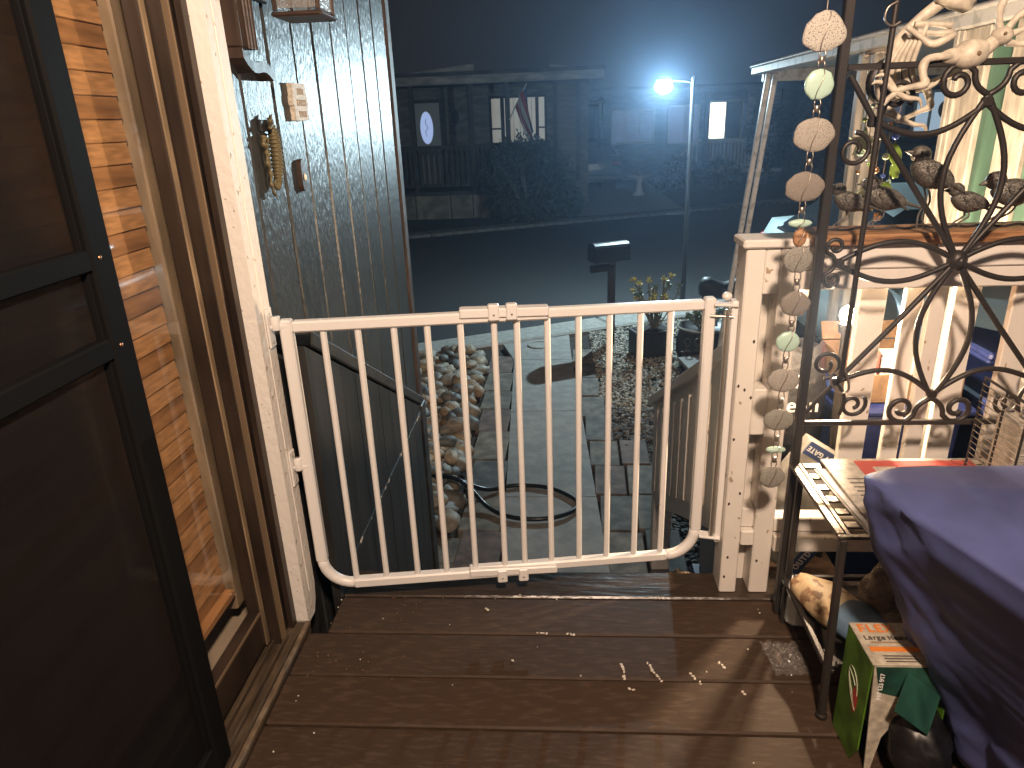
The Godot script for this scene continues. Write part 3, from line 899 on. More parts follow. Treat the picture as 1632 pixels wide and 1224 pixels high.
# ---------------------------------------------------------------- stairs
func build_stairs() -> void:
	var s := thing("porch_stairs", "dark wooden porch steps going down behind the gate", "stairs", Vector3(-0.1, 0, -2.1))
	for k in 3:
		var y := DECK - 0.2125 * (k + 1)
		var z := -1.667 - 0.27 * k
		part(s, "tread", bb(S(), -0.56, 0.46, y - 0.038, y, z - 0.27, z, 0.004), m.deck2)
		part(s, "riser", bb(S(), -0.56, 0.46, y - 0.2125, y - 0.04, z - 0.262, z - 0.24, 0.002), m.rail_dark)
	# dark side panel and handrail along the wall
	var w := thing("stair_side_wall", "dark boarded stair wall with sloping handrail along the grey siding", "stair wall", Vector3(-0.62, 0, -2.2))
	var top := func(z: float) -> float: return 1.704 - 0.5437 * (-1.377 - z)
	var z := -1.53
	while z > -2.7:
		var z1 := maxf(z - 0.117, -2.715)
		var pl := PackedVector2Array([Vector2(-z, 0.0), Vector2(-z1, 0.0), Vector2(-z1, top.call(z1) - 0.05), Vector2(-z, top.call(z) - 0.05)])
		pl[1].x -= 0.003
		pl[2].x -= 0.003
		part(w, "board", extr(S(), pl, 0.022 + rng.randf_range(0, 0.002), Transform3D(Basis(Vector3(0, 0, -1), Vector3.UP, Vector3(1, 0, 0)), Vector3(-0.622, 0, 0))), m.panel)
		z = z1 - 0.001
	part(w, "end_post", bb(S(), -0.69, -0.592, 0.0, top.call(-2.73) - 0.045, -2.80, -2.72, 0.004), m.rail_dark)
	var st := S()
	bar(st, Vector3(-0.645, top.call(-1.585) - 0.018, -1.585), Vector3(-0.645, top.call(-2.83) - 0.018, -2.83), 0.095, 0.038, Vector3.UP, 0.004)
	part(w, "handrail", st, m.rail_dark)
	part(w, "lower_rail", bb(S(), -0.6, -0.594, 0.872, 0.906, -2.70, -1.67, 0.001), m.panel)
	for c in [[-1.735, 0.9], [-1.748, 0.8], [-1.86, 0.5], [-1.99, 0.3], [-2.05, 0.7], [-2.10, 1.0], [-2.30, 0.8], [-2.34, 1.0], [-2.38, 0.5], [-2.62, 0.9], [-2.65, 0.6]]:
		part(w, "paint_chip", ell(S(), Vector3(-0.594, 0.902, c[0]), Vector3(0.0015, 0.005 * c[1] + 0.002, 0.010 * c[1] + 0.002), Basis(), 7, 5, 0.5, int(c[0] * -100)), m.chip)
	# white rail on the right
	var r := thing("stair_rail", "white sloping stair rail with wide flat pickets beside the steps", "stair rail", Vector3(0.45, 0, -2.3))
	var tr := func(zz: float) -> float: return 1.51 - 0.5136 * (-1.703 - zz)
	st = S()
	bar(st, Vector3(0.455, tr.call(-1.66) - 0.02, -1.66), Vector3(0.455, tr.call(-3.08) - 0.02, -3.08), 0.09, 0.038, Vector3.UP, 0.004)
	part(r, "handrail", st, m.white_wood)
	st = S()
	bar(st, Vector3(0.452, tr.call(-1.66) - 0.085, -1.66), Vector3(0.452, tr.call(-2.86) - 0.085, -2.86), 0.036, 0.085, Vector3.UP, 0.003)
	part(r, "upper_rail", st, m.white_wood)
	var lo := func(zz: float) -> float: return tr.call(zz) - 0.51
	st = S()
	bar(st, Vector3(0.448, lo.call(-1.66), -1.66), Vector3(0.448, lo.call(-2.86), -2.86), 0.036, 0.085, Vector3.UP, 0.003)
	part(r, "lower_rail", st, m.white_wood)
	var pz := -1.72
	var k2 := 0
	while pz > -2.8:
		var yt: float = tr.call(pz - 0.045) - 0.09
		var yb: float = lo.call(pz - 0.045) + 0.03
		var poly := PackedVector2Array([Vector2(-pz, yb + 0.02), Vector2(-pz + 0.088, yb - 0.026), Vector2(-pz + 0.088, yt - 0.026), Vector2(-pz, yt + 0.02)])
		part(r, "picket", extr(S(), poly, 0.019, Transform3D(Basis(Vector3(0, 0, -1), Vector3.UP, Vector3(1, 0, 0)), Vector3(0.412, 0, 0))), m.white_wood if k2 % 2 else m.white_wood2)
		pz -= 0.133
		k2 += 1
	part(r, "post", bb(S(), 0.425, 0.51, -0.05, tr.call(-2.86) - 0.04, -2.945, -2.862, 0.004), m.white_wood2)

# ---------------------------------------------------------------- white railing right of the gate
func build_railing() -> void:
	var r := thing("porch_railing", "white painted wooden porch railing with flat slats and double post", "railing", Vector3(0.75, DECK, -1.6))
	var z0 := -1.655
	var z1 := -1.575
	var po := part(r, "post", bb(S(), 0.415, 0.458, DECK, 1.765, z0, z1, 0.003), m.white_wood)
	part(r, "post", bb(S(), 0.492, 0.540, DECK, 1.765, z0, z1, 0.003), m.white_wood2)
	part(po, "back_board", bb(S(), 0.4585, 0.4915, DECK, 1.70, z0, z0 + 0.02, 0.002), m.white_wood2)
	for q in [[1.311, 1.431, 0.0], [1.045, 1.10, 0.012], [1.0, 1.043, -0.006], [1.66, 1.765, 0.002]]:
		part(po, "spacer_block", bb(S(), 0.4585, 0.4915, q[0], q[1], z0 + 0.021, z1 - q[2], 0.003), m.white_wood)
	part(po, "cap", bb(S(), 0.405, 0.548, 1.766, 1.785, z0 - 0.008, z1 + 0.010, 0.004), m.white_wood)
	# specks of rot and nail heads on the post
	for c in [[0.448, 1.55], [0.436, 1.43], [0.452, 1.41], [0.421, 1.44], [0.447, 1.15], [0.43, 0.96], [0.421, 1.30], [0.422, 1.12], [0.425, 0.90], [0.515, 1.2], [0.505, 0.95]]:
		part(po, "nail_mark", ell(S(), Vector3(c[0], c[1], z1), Vector3(0.003, 0.0045, 0.0008), Basis(), 8, 5, 0.4, int(c[1] * 100)), m.brown)
	part(r, "top_rail", bb(S(), 0.541, 2.0, 1.715, 1.768, z1 - 0.04, z1 + 0.004, 0.003), m.white_wood)
	part(r, "under_rail", bb(S(), 0.541, 2.0, 1.668, 1.7145, z1 - 0.042, z1 - 0.002, 0.003), m.white_wood2)
	part(r, "bottom_rail", bb(S(), 0.541, 2.0, 1.035, 1.075, z1 - 0.05, z1 - 0.006, 0.003), m.white_wood)
	part(r, "bottom_rail", bb(S(), 0.541, 2.0, 0.985, 1.030, z1 - 0.046, z1 + 0.012, 0.003), m.white_wood2)
	for s in [[0.700, 0.762, 0], [0.805, 0.846, 0], [0.849, 0.888, 1], [0.915, 0.972, 0], [1.032, 1.09, 1], [1.15, 1.21, 0], [1.27, 1.33, 0], [1.39, 1.45, 1], [1.51, 1.57, 0], [1.63, 1.69, 0], [1.75, 1.81, 0], [1.87, 1.93, 0]]:
		var dz: float = -0.066 if s[2] == 0 else -0.044
		part(r, "slat", bb(S(), s[0], s[1], 0.985, 1.69, z1 + dz - 0.019, z1 + dz, 0.002), m.white_wood if s[2] == 0 else m.white_wood2)
	for s in [[0.90, 0.985], [1.10, 1.18]]:
		part(r, "far_slat", bb(S(), s[0], s[1], 0.95, 1.69, z1 - 0.125, z1 - 0.106, 0.002), m.white_wood2)
	part(r, "end_post", bb(S(), 1.93, 2.02, DECK, 1.765, z0, z1, 0.003), m.white_wood)
	# bare cedar board laid on the rail
	var c := thing("rail_shelf", "bare reddish wooden board lying on the white porch railing", "board", Vector3(1.2, 1.769, -1.6))
	part(c, "board", bb(S(), 0.556, 2.0, 1.7695, 1.793, -1.685, -1.552, 0.003), m.cedar)

# ---------------------------------------------------------------- carport on the right
func build_carport() -> void:
	var c := thing("carport", "pale aluminium carport roof on white posts right of the street lamp", "carport", Vector3(2.9, 0, -3.2))
	part(c, "gutter", bb(S(), 1.18, 1.245, 2.25, 2.30, -4.72, -1.75, 0.006), m.alum)
	part(c, "gutter_lip", tube(S(), [Vector3(1.178, 2.298, -4.72), Vector3(1.178, 2.298, -1.75)], 0.009, 8), m.alum)
	part(c, "roof", bb(S(), 1.246, 4.6, 2.28, 2.31, -4.70, -1.75, 0.003), m.alum)
	part(c, "end_fascia", bb(S(), 1.246, 4.6, 2.21, 2.279, -4.715, -4.68, 0.003), m.alum)
	for q in [[1.232, 0.0, 0.030], [1.272, 0.04, 0.022]]:
		part(c, "post", bar(S(), Vector3(q[0], 2.25, -4.52), Vector3(q[0] - 0.22 + q[1] * 0.2, -0.05, -4.56), 0.030, q[2], Vector3.BACK, 0.005), m.alum)
	for q in [[1.225, -3.13], [1.225, -3.01]]:
		part(c, "post", bb(S(), q[0] - 0.02, q[0] + 0.02, -0.05, 2.25, q[1] - 0.022, q[1] + 0.022, 0.004), m.post_white)
	for y in [1.35, 1.62, 1.85]:
		part(c, "post_tie", bb(S(), 1.219, 1.231, y, y + 0.035, -3.107, -3.033, 0.002), m.post_white)
	for z in [-4.5, -2.4]:
		part(c, "far_post", bb(S(), 4.5, 4.56, -0.05, 2.279, z - 0.03, z + 0.03, 0.004), m.post_white)
	# striped screen hung from the gutter
	var s := thing("striped_screen", "green and cream striped board screen hanging under the carport gutter", "screen", Vector3(1.22, 1.7, -2.1))
	part(s, "end_post", bb(S(), 1.19, 1.245, 1.66, 2.249, -2.40, -2.345, 0.004), m.batten)
	part(s, "end_bead", bb(S(), 1.183, 1.189, 1.66, 2.249, -2.385, -2.362, 0.002), m.batten)
	part(s, "end_board", bb(S(), 1.197, 1.228, 1.66, 2.249, -2.344, -2.285, 0.003), m.batten)
	part(s, "end_board", bb(S(), 1.191, 1.228, 1.66, 2.249, -2.284, -2.21, 0.003), m.batten)
	var z := -2.208
	var i := 1
	while z < -1.75:
		var w: float = 0.113 if i % 2 else 0.122
		part(s, "green_board" if i % 2 else "cream_board", bb(S(), 1.192 if i % 2 == 0 else 1.204, 1.228, 1.66, 2.249, z + 0.001, minf(z + w, -1.72) - 0.001, 0.003), m.green_wall if i % 2 else m.batten)
		z += w
		i += 1
	part(s, "back_rail", bb(S(), 1.2285, 1.245, 1.70, 1.75, -2.344, -1.73, 0.002), m.batten)
	part(s, "back_rail", bb(S(), 1.2285, 1.245, 2.15, 2.20, -2.344, -1.73, 0.002), m.batten)
	# pale car under the carport
	var car := make_car(m.car_pale, "pale_car", "pale blue-green car parked under the carport behind the railing")
	car.position = Vector3(2.98, 0.0, -5.6)
	car.rotation.y = PI

func make_car(paint: Material, called: String, label: String) -> Node3D:
	# rear points to +z; length 4.4 along z, width 1.74
	var c := thing(called, label, "car")
	var prof := [[-2.2, 0.35, 0.62], [-2.15, 0.28, 0.74], [-1.4, 0.24, 0.88], [-0.75, 0.22, 0.95], [0.0, 0.22, 0.97], [0.9, 0.22, 0.98], [1.6, 0.24, 1.0], [2.12, 0.28, 0.98], [2.2, 0.36, 0.86]]
	var rows := []
	for p in prof:
		var row := PackedVector3Array()
		var hw := 0.87 * (0.93 if abs(p[0]) > 2.1 else 1.0)
		for q in [[-1, 0.1], [-1.0, 0.55], [-0.97, 0.8], [-0.88, 1.0], [-0.5, 1.03], [0, 1.04], [0.5, 1.03], [0.88, 1.0], [0.97, 0.8], [1.0, 0.55], [1, 0.1], [0.7, 0.0], [-0.7, 0.0]]:
			row.append(Vector3(q[0] * hw, lerpf(p[1], p[2], q[1]), p[0]))
		rows.append(row)
	for e in [0, 1]:
		var cap := PackedVector3Array()
		for k in 13:
			cap.append(Vector3(0, 0.6, -2.2 if e == 0 else 2.2))
		if e == 0:
			rows.push_front(cap)
		else:
			rows.append(cap)
	part(c, "body", grid(S(), rows, true), paint)
	rows = []
	for p in [[-0.95, 0.94, 0.80], [-0.35, 1.36, 0.60], [0.2, 1.43, 0.58], [0.9, 1.40, 0.58], [1.65, 0.98, 0.74]]:
		var row := PackedVector3Array()
		for q in [[-1.0, 0.0], [-0.97, 0.4], [-0.90, 0.9], [-0.75, 1.0], [0.0, 1.03], [0.75, 1.0], [0.90, 0.9], [0.97, 0.4], [1.0, 0.0]]:
			row.append(Vector3(q[0] * lerpf(0.80, p[2] / 0.9, q[1]), lerpf(0.94, p[1], q[1]), p[0]))
		rows.append(row)
	part(c, "cabin_glass", grid(S(), rows), m.car_glass)
	rows = []
	for p in [[-0.42, 1.36], [0.2, 1.45], [0.92, 1.415]]:
		var row := PackedVector3Array()
		for x in [-0.62, -0.55, 0.0, 0.55, 0.62]:
			row.append(Vector3(x, p[1] - (0.05 if abs(x) > 0.6 else 0.0), p[0]))
		rows.append(row)
	part(c, "roof", grid(S(), rows), paint)
	for s in [-1, 1]:
		for z in [-1.35, 1.35]:
			var wh := part(c, "wheel", lathe(S(), Vector3(s * 0.78, 0.31, z), [[0.0, -0.1], [0.29, -0.1], [0.31, -0.07], [0.31, 0.07], [0.29, 0.1], [0.19, 0.1], [0.19, 0.08], [0.0, 0.08]], 20, Basis(Vector3.BACK, -PI / 2 * s)), m.tyre)
			part(wh, "rim", lathe(S(), Vector3(s * 0.862, 0.31, z), [[0.0, 0.015], [0.17, 0.008], [0.185, 0.0]], 16, Basis(Vector3.BACK, -PI / 2 * s)), m.galv)
		part(c, "tail_light", ell(S(), Vector3(s * 0.66, 0.80, 2.17), Vector3(0.16, 0.055, 0.06)), m.tail)
		part(c, "headlight", ell(S(), Vector3(s * 0.62, 0.62, -2.13), Vector3(0.16, 0.06, 0.07)), m.galv)
		part(c, "mirror", ell(S(), Vector3(s * 0.95, 0.98, -0.62), Vector3(0.09, 0.06, 0.05)), paint)
	part(c, "number_plate", bb(S(), -0.16, 0.16, 0.66, 0.80, 2.205, 2.225, 0.002), m.plate)
	part(c, "bumper", bb(S(), -0.8, 0.8, 0.36, 0.50, 2.12, 2.24, 0.03), paint)
	return c

# ---------------------------------------------------------------- street lamp and mailbox
func build_street() -> void:
	var l := thing("street_lamp", "lit street lamp with blue-white head on slim pole at the kerb", "street lamp", Vector3(1.385, -0.05, -7.8))
	part(l, "pole", tube(S(), [Vector3(1.385, -0.05, -7.8), Vector3(1.385, 1.2, -7.8), Vector3(1.382, 2.36, -7.8)], [0.028, 0.024, 0.02], 14), m.pole)
	part(l, "pole_cap", lathe(S(), Vector3(1.382, 2.36, -7.8), [[0.027, 0.0], [0.027, 0.02], [0.012, 0.032], [0.007, 0.05], [0.0, 0.055]], 12), m.pole)
	part(l, "base_plate", lathe(S(), Vector3(1.385, -0.05, -7.8), [[0.09, 0.0], [0.09, 0.03], [0.05, 0.05], [0.037, 0.09]], 14), m.pole)
	part(l, "arm", tube(S(), curve([Vector3(1.382, 2.335, -7.8), Vector3(1.28, 2.36, -7.8), Vector3(1.14, 2.365, -7.79)], 5), 0.013, 8), m.pole)
	part(l, "lamp_head", lathe(S(), Vector3(1.085, 2.33, -7.785), [[0.0, 0.075], [0.04, 0.07], [0.075, 0.05], [0.078, 0.036], [0.0, 0.036]], 18), m.pole)
	part(l, "lamp_glass", ell(S(), Vector3(1.085, 2.312, -7.785), Vector3(0.088, 0.068, 0.088)), m.lamp_led)
	omni(l, Vector3(1.085, 2.31, -7.785), Color(0.82, 0.94, 0.98), 10.5, 0.02, 60.0)
	var b := thing("mailbox", "black mailbox on a square post with newspaper holder at the kerb", "mailbox", Vector3(0.49, 0, -6.52))
	var c := Vector3(0.47, 0, -6.5)
	part(b, "post", bb(S(), 0.455, 0.525, -0.05, 0.80, -6.56, -6.49, 0.004), m.black)
	var bs := Basis(Vector3.UP, 0.42)
	var prof := PackedVector2Array([Vector2(-0.085, 0.0), Vector2(0.085, 0.0), Vector2(0.085, 0.10)])
	for k in range(1, 9):
		var a := PI * k / 8.0
		prof.append(Vector2(0.085 * cos(a), 0.10 + 0.07 * sin(a)))
	var xb := Basis(Vector3.UP, 0.42 + PI / 2.0)
	part(b, "box", extr(S(), prof, 0.34, Transform3D(Basis(bs.x * 0 + xb.x, Vector3.UP, xb.x.cross(Vector3.UP)), c + Vector3(0, 0.802, 0) - xb.x.cross(Vector3.UP) * 0.17)), m.mail)
	var fwd := xb.x.cross(Vector3.UP)
	part(b, "door", extr(S(), prof, 0.012, Transform3D(Basis(xb.x * 1.05, Vector3.UP * 1.03, fwd), c + Vector3(0, 0.799, 0) - fwd * 0.184)), m.mail)
	part(b, "flag", box(S(), c + Vector3(0, 0.93, 0) + xb.x * 0.09 - fwd * 0.05, Vector3(0.01, 0.05, 0.09), 0.002, Basis(xb.x, Vector3.UP, fwd)), m.galv)
	part(b, "newspaper_holder", tube(S(), [c + Vector3(0, 0.735, 0) - fwd * 0.19, c + Vector3(0, 0.735, 0) + fwd * 0.02], 0.038, 12), m.black)
	part(b, "bracket", bb(S(), 0.46, 0.52, 0.77, 0.801, -6.60, -6.42, 0.003), m.black)

# ---------------------------------------------------------------- pots and plants at the kerb
func leaf_poly(st: SurfaceTool, c: Vector3, d: Vector3, l: float, w: float) -> void:
	var s := d.cross(Vector3(rng.randfn(), rng.randfn(), rng.randfn())).normalized()
	var n := s.cross(d).normalized()
	var a := c - d * l * 0.5
	var e := c + d * l * 0.5
	tri(st, a, c + s * w * 0.5 + n * w * 0.15, e, n)
	tri(st, a, e, c - s * w * 0.5 + n * w * 0.15, n)

func succulent(p: Node3D, base: Vector3, h: float, spread: float, stems: int, yellow: float) -> void:
	var st := S()
	var lf := S()
	var fl := S()
	for k in stems:
		var a := rng.randf_range(0, TAU)
		var top := base + Vector3(cos(a) * spread * rng.randf_range(0.2, 1.0), h * rng.randf_range(0.55, 1.0), sin(a) * spread * rng.randf_range(0.2, 0.8))
		var mid := base.lerp(top, 0.5) + Vector3(rng.randf_range(-0.04, 0.04), 0.02, rng.randf_range(-0.04, 0.04))
		var pts := curve([base + Vector3(cos(a) * 0.02, 0, sin(a) * 0.02), mid, top], 4)
		tube(st, pts, 0.006, 6)
		var f := fl if rng.randf() < yellow else lf
		for q in 26:
			var d := Vector3(rng.randfn(), rng.randfn() * 0.6 + 0.4, rng.randfn()).normalized()
			leaf_poly(f, top + d * rng.randf_range(0.008, 0.035), d, rng.randf_range(0.022, 0.036), rng.randf_range(0.012, 0.020))
		for q in 16:
			var t := rng.randf_range(0.2, 0.95)
			var d2 := Vector3(rng.randfn(), rng.randfn() * 0.5 + 0.5, rng.randfn()).normalized()
			leaf_poly(lf, pts[int(t * (pts.size() - 1))] + d2 * 0.02, d2, 0.035, 0.012)
	part(p, "stem", st, m.stalk)
	part(p, "leaves", lf, m.leaf)
	if fl.commit().get_surface_count() > 0:
		part(p, "flower_heads", fl, m.leaf_yellow)

func build_front_garden() -> void:
	var t := thing("planter_trough", "low black planter trough with yellow-tipped succulent by the mailbox", "planter", Vector3(0.82, -0.05, -6.25))
	part(t, "trough", box(S(), Vector3(0.83, 0.07, -6.22), Vector3(0.34, 0.26, 0.22), 0.012, Basis(Vector3.UP, 0.35)), m.pot)
	part(t, "rim", box(S(), Vector3(0.83, 0.205, -6.22), Vector3(0.37, 0.02, 0.25), 0.008, Basis(Vector3.UP, 0.35)), m.pot)
	part(t, "soil", box(S(), Vector3(0.83, 0.2155, -6.22), Vector3(0.30, 0.008, 0.18), 0.0, Basis(Vector3.UP, 0.35)), m.soil)
	succulent(t, Vector3(0.86, 0.21, -6.22), 0.50, 0.28, 20, 0.7)
	var p := thing("cauldron_pot", "round black cauldron pot with pale speckled rim and low plants", "pot", Vector3(1.22, -0.05, -5.85))
	var c := Vector3(1.22, -0.05, -5.85)
	part(p, "bowl", lathe(S(), c, [[0.0, 0.0], [0.13, 0.0], [0.18, 0.05], [0.215, 0.17], [0.215, 0.28], [0.19, 0.36], [0.205, 0.385], [0.215, 0.39], [0.19, 0.395], [0.17, 0.36], [0.0, 0.36]], 28), m.pot)
	part(p, "rim", lathe(S(), c, [[0.196, 0.392], [0.206, 0.402], [0.217, 0.392], [0.213, 0.384]], 28), m.stone_grey)
	succulent(p, c + Vector3(0, 0.36, 0), 0.20, 0.20, 16, 0.1)
	# black iron scrolls standing before the pot
	var sc := thing("iron_scroll_panel", "small black iron scrolls shaped like twos before the round pot", "ironwork", Vector3(1.17, 0.1, -5.62))
	for k in 3:
		var x := 1.06 + k * 0.082
		var o := Vector3(x, 0.215, -5.60)
		var pts := []
		for q in [[-0.028, 0.035], [-0.012, 0.028], [-0.014, 0.045], [-0.027, 0.052], [-0.033, 0.070], [-0.015, 0.087], [0.010, 0.082], [0.018, 0.060], [0.006, 0.030], [-0.018, 0.000], [-0.030, -0.020], [0.0, -0.014], [0.028, -0.018]]:
			pts.append(o + Vector3(q[0], q[1], 0))
		part(sc, "scroll", tube(S(), curve(pts, 4), 0.0055, 6), m.iron_worn)
	part(sc, "base_bar", bb(S(), 1.0, 1.30, 0.186, 0.197, -5.606, -5.594), m.iron)
	part(sc, "leg", bb(S(), 1.01, 1.02, -0.05, 0.186, -5.606, -5.594), m.iron)
	part(sc, "leg", bb(S(), 1.28, 1.29, -0.05, 0.186, -5.606, -5.594), m.iron)
	var sl := thing("stone_slab", "pale concrete slab propped on a dark block beside the pots", "slab", Vector3(1.15, -0.05, -5.35))
	part(sl, "top", box(S(), Vector3(1.15, 0.145, -5.38), Vector3(0.30, 0.03, 0.34), 0.004, Basis(Vector3.UP, 0.25) * Basis(Vector3.RIGHT, 0.12)), m.concrete)
	part(sl, "block", box(S(), Vector3(1.15, 0.03, -5.40), Vector3(0.22, 0.16, 0.24), 0.01, Basis(Vector3.UP, 0.25)), m.black)
	# black animal figure on thin legs
	var a := thing("animal_sculpture", "black metal animal figure on thin legs behind the white post", "sculpture", Vector3(1.43, -0.05, -6.3))
	var rows := []
	for q in [[1.255, 0.56, 0.001], [1.262, 0.565, 0.055], [1.30, 0.575, 0.085], [1.36, 0.572, 0.088], [1.42, 0.55, 0.075], [1.48, 0.54, 0.072], [1.55, 0.55, 0.08], [1.62, 0.58, 0.075], [1.70, 0.62, 0.05], [1.76, 0.64, 0.04], [1.80, 0.63, 0.001]]:
		var row := PackedVector3Array()
		for k in 14:
			var an := TAU * k / 14
			row.append(Vector3(q[0], q[1] + sin(an) * q[2] * 1.1, -6.3 + cos(an) * q[2]))
		rows.append(row)
	part(a, "body", grid(S(), rows, true), m.black)
	for q in [[1.29, 0.04], [1.31, -0.04], [1.60, 0.04], [1.62, -0.04]]:
		part(a, "leg", tube(S(), curve([Vector3(q[0], 0.53, -6.3 + q[1]), Vector3(q[0] + 0.025, 0.25, -6.3 + q[1]), Vector3(q[0] + 0.01, -0.05, -6.3 + q[1])], 4), 0.009, 6), m.black)
	# hose loop on the path
	var hs := thing("garden_hose", "black garden hose looped across the concrete path", "hose", Vector3(-0.3, 0, -3.5))
	var hp := []
	for q in [[-0.95, 0.05, -3.62], [-0.72, 0.12, -3.60], [-0.58, 0.10, -3.56], [-0.44, 0.035, -3.58], [-0.28, 0.016, -3.66], [-0.10, 0.016, -3.64], [0.03, 0.016, -3.55], [0.09, 0.018, -3.44], [0.02, 0.02, -3.33], [-0.13, 0.02, -3.28], [-0.30, 0.02, -3.31], [-0.42, 0.03, -3.40], [-0.52, 0.08, -3.50], [-0.62, 0.125, -3.55], [-0.80, 0.12, -3.58], [-0.98, 0.06, -3.60]]:
		hp.append(Vector3(q[0], q[1], q[2]))
	part(hs, "tube", tube(S(), curve(hp, 7), 0.0125, 10), m.hose)
	# shells on the top step
	var k3 := 0
	for q in [[0.30, -1.90, 0.055, "large fan shell on the top step, nearest the path"], [0.375, -1.92, 0.06, "large tan shell on the top step between two others"], [0.435, -1.89, 0.05, "pale shell on the top step against the white post"]]:
		var s := thing("sea_shell", q[3], "shell", Vector3(q[0], 0.6375, q[1]), "shells on the top step")
		var rs := []
		for i in 9:
			var row := PackedVector3Array()
			var v := i / 8.0
			for j in 33:
				var u := -1.0 + j / 16.0
				var rad: float = q[2] * v * (1.0 + 0.05 * cos(u * 26.0) * v)
				row.append(Vector3(q[0] + sin(u * 1.15) * rad, 0.642 + q[2] * 0.55 * sin(v * PI * 0.8) * (1.0 - 0.6 * u * u) + 0.003 * cos(u * 26.0) * v, q[1] - q[2] * 0.4 + cos(u * 1.15) * rad))
			rs.append(row)
		part(s, "valve", grid(S(), rs), m.shell)
		part(s, "hinge", ell(S(), Vector3(q[0], 0.648, q[1] - q[2] * 0.4), Vector3(0.012, 0.010, 0.010)), m.shell)
		k3 += 1

# ---------------------------------------------------------------- houses across the street
func bush(called: String, label: String, c: Vector3, r: Vector3, leaves: int, size: float, mt: Material) -> void:
	var b := thing(called, label, "bush", Vector3(c.x, 0, c.z), "bushes across the street")
	var st := S()
	for k in 7:
		var a := TAU * k / 7.0
		tube(st, curve([Vector3(c.x, -0.05, c.z), c + Vector3(cos(a) * r.x * 0.3, -r.y * 0.3, sin(a) * r.z * 0.3), c + Vector3(cos(a) * r.x * 0.7, r.y * 0.4, sin(a) * r.z * 0.7)], 4), 0.018, 5)
	part(b, "branches", st, m.stalk)
	var lf := S()
	var nz := FastNoiseLite.new()
	nz.seed = int(c.x * 31.0)
	nz.frequency = 1.3
	for k in leaves:
		var d := Vector3(rng.randfn(), rng.randfn(), rng.randfn()).normalized()
		var rad := (0.62 + 0.34 * pow(rng.randf(), 0.5)) * (1.0 + 0.35 * nz.get_noise_3dv(d * 2.0))
		leaf_poly(lf, c + d * r * rad, (d + Vector3(rng.randfn(), rng.randfn(), rng.randfn()) * 0.6).normalized(), size * rng.randf_range(0.7, 1.3), size * 0.5)
	part(b, "leaves", lf, mt)

func window(p: Node3D, x0: float, x1: float, y0: float, y1: float, z: float, glow: Material, fr: Material, mullions: Array, sash := 0.0) -> void:
	var w := part(p, "window", bb(S(), x0, x1, y0, y1, z + 0.01, z + 0.02, 0.0), glow)
	var st := S()
	for q in [[x0 - 0.05, x0 + 0.01, y0 - 0.05, y1 + 0.05], [x1 - 0.01, x1 + 0.05, y0 - 0.05, y1 + 0.05]]:
		bb(st, q[0], q[1], q[2], q[3], z + 0.005, z + 0.06, 0.004)
	bb(st, x0 + 0.011, x1 - 0.011, y1 - 0.01, y1 + 0.05, z + 0.005, z + 0.058, 0.004)
	bb(st, x0 + 0.011, x1 - 0.011, y0 - 0.05, y0 + 0.01, z + 0.005, z + 0.058, 0.004)
	part(w, "frame", st, fr)
	for q in mullions:
		part(w, "mullion", bb(S(), q[0], q[1], y0 + 0.011, y1 - 0.011, z + 0.021, z + 0.05, 0.003), fr)
	if sash > 0.0:
		part(w, "sash_bar", bb(S(), x0 + 0.011, mullions[0][0], sash - 0.02, sash + 0.02, z + 0.021, z + 0.045, 0.003), fr)
		part(w, "sash_bar", bb(S(), mullions[-1][1], x1 - 0.011, sash - 0.02, sash + 0.02, z + 0.021, z + 0.045, 0.003), fr)

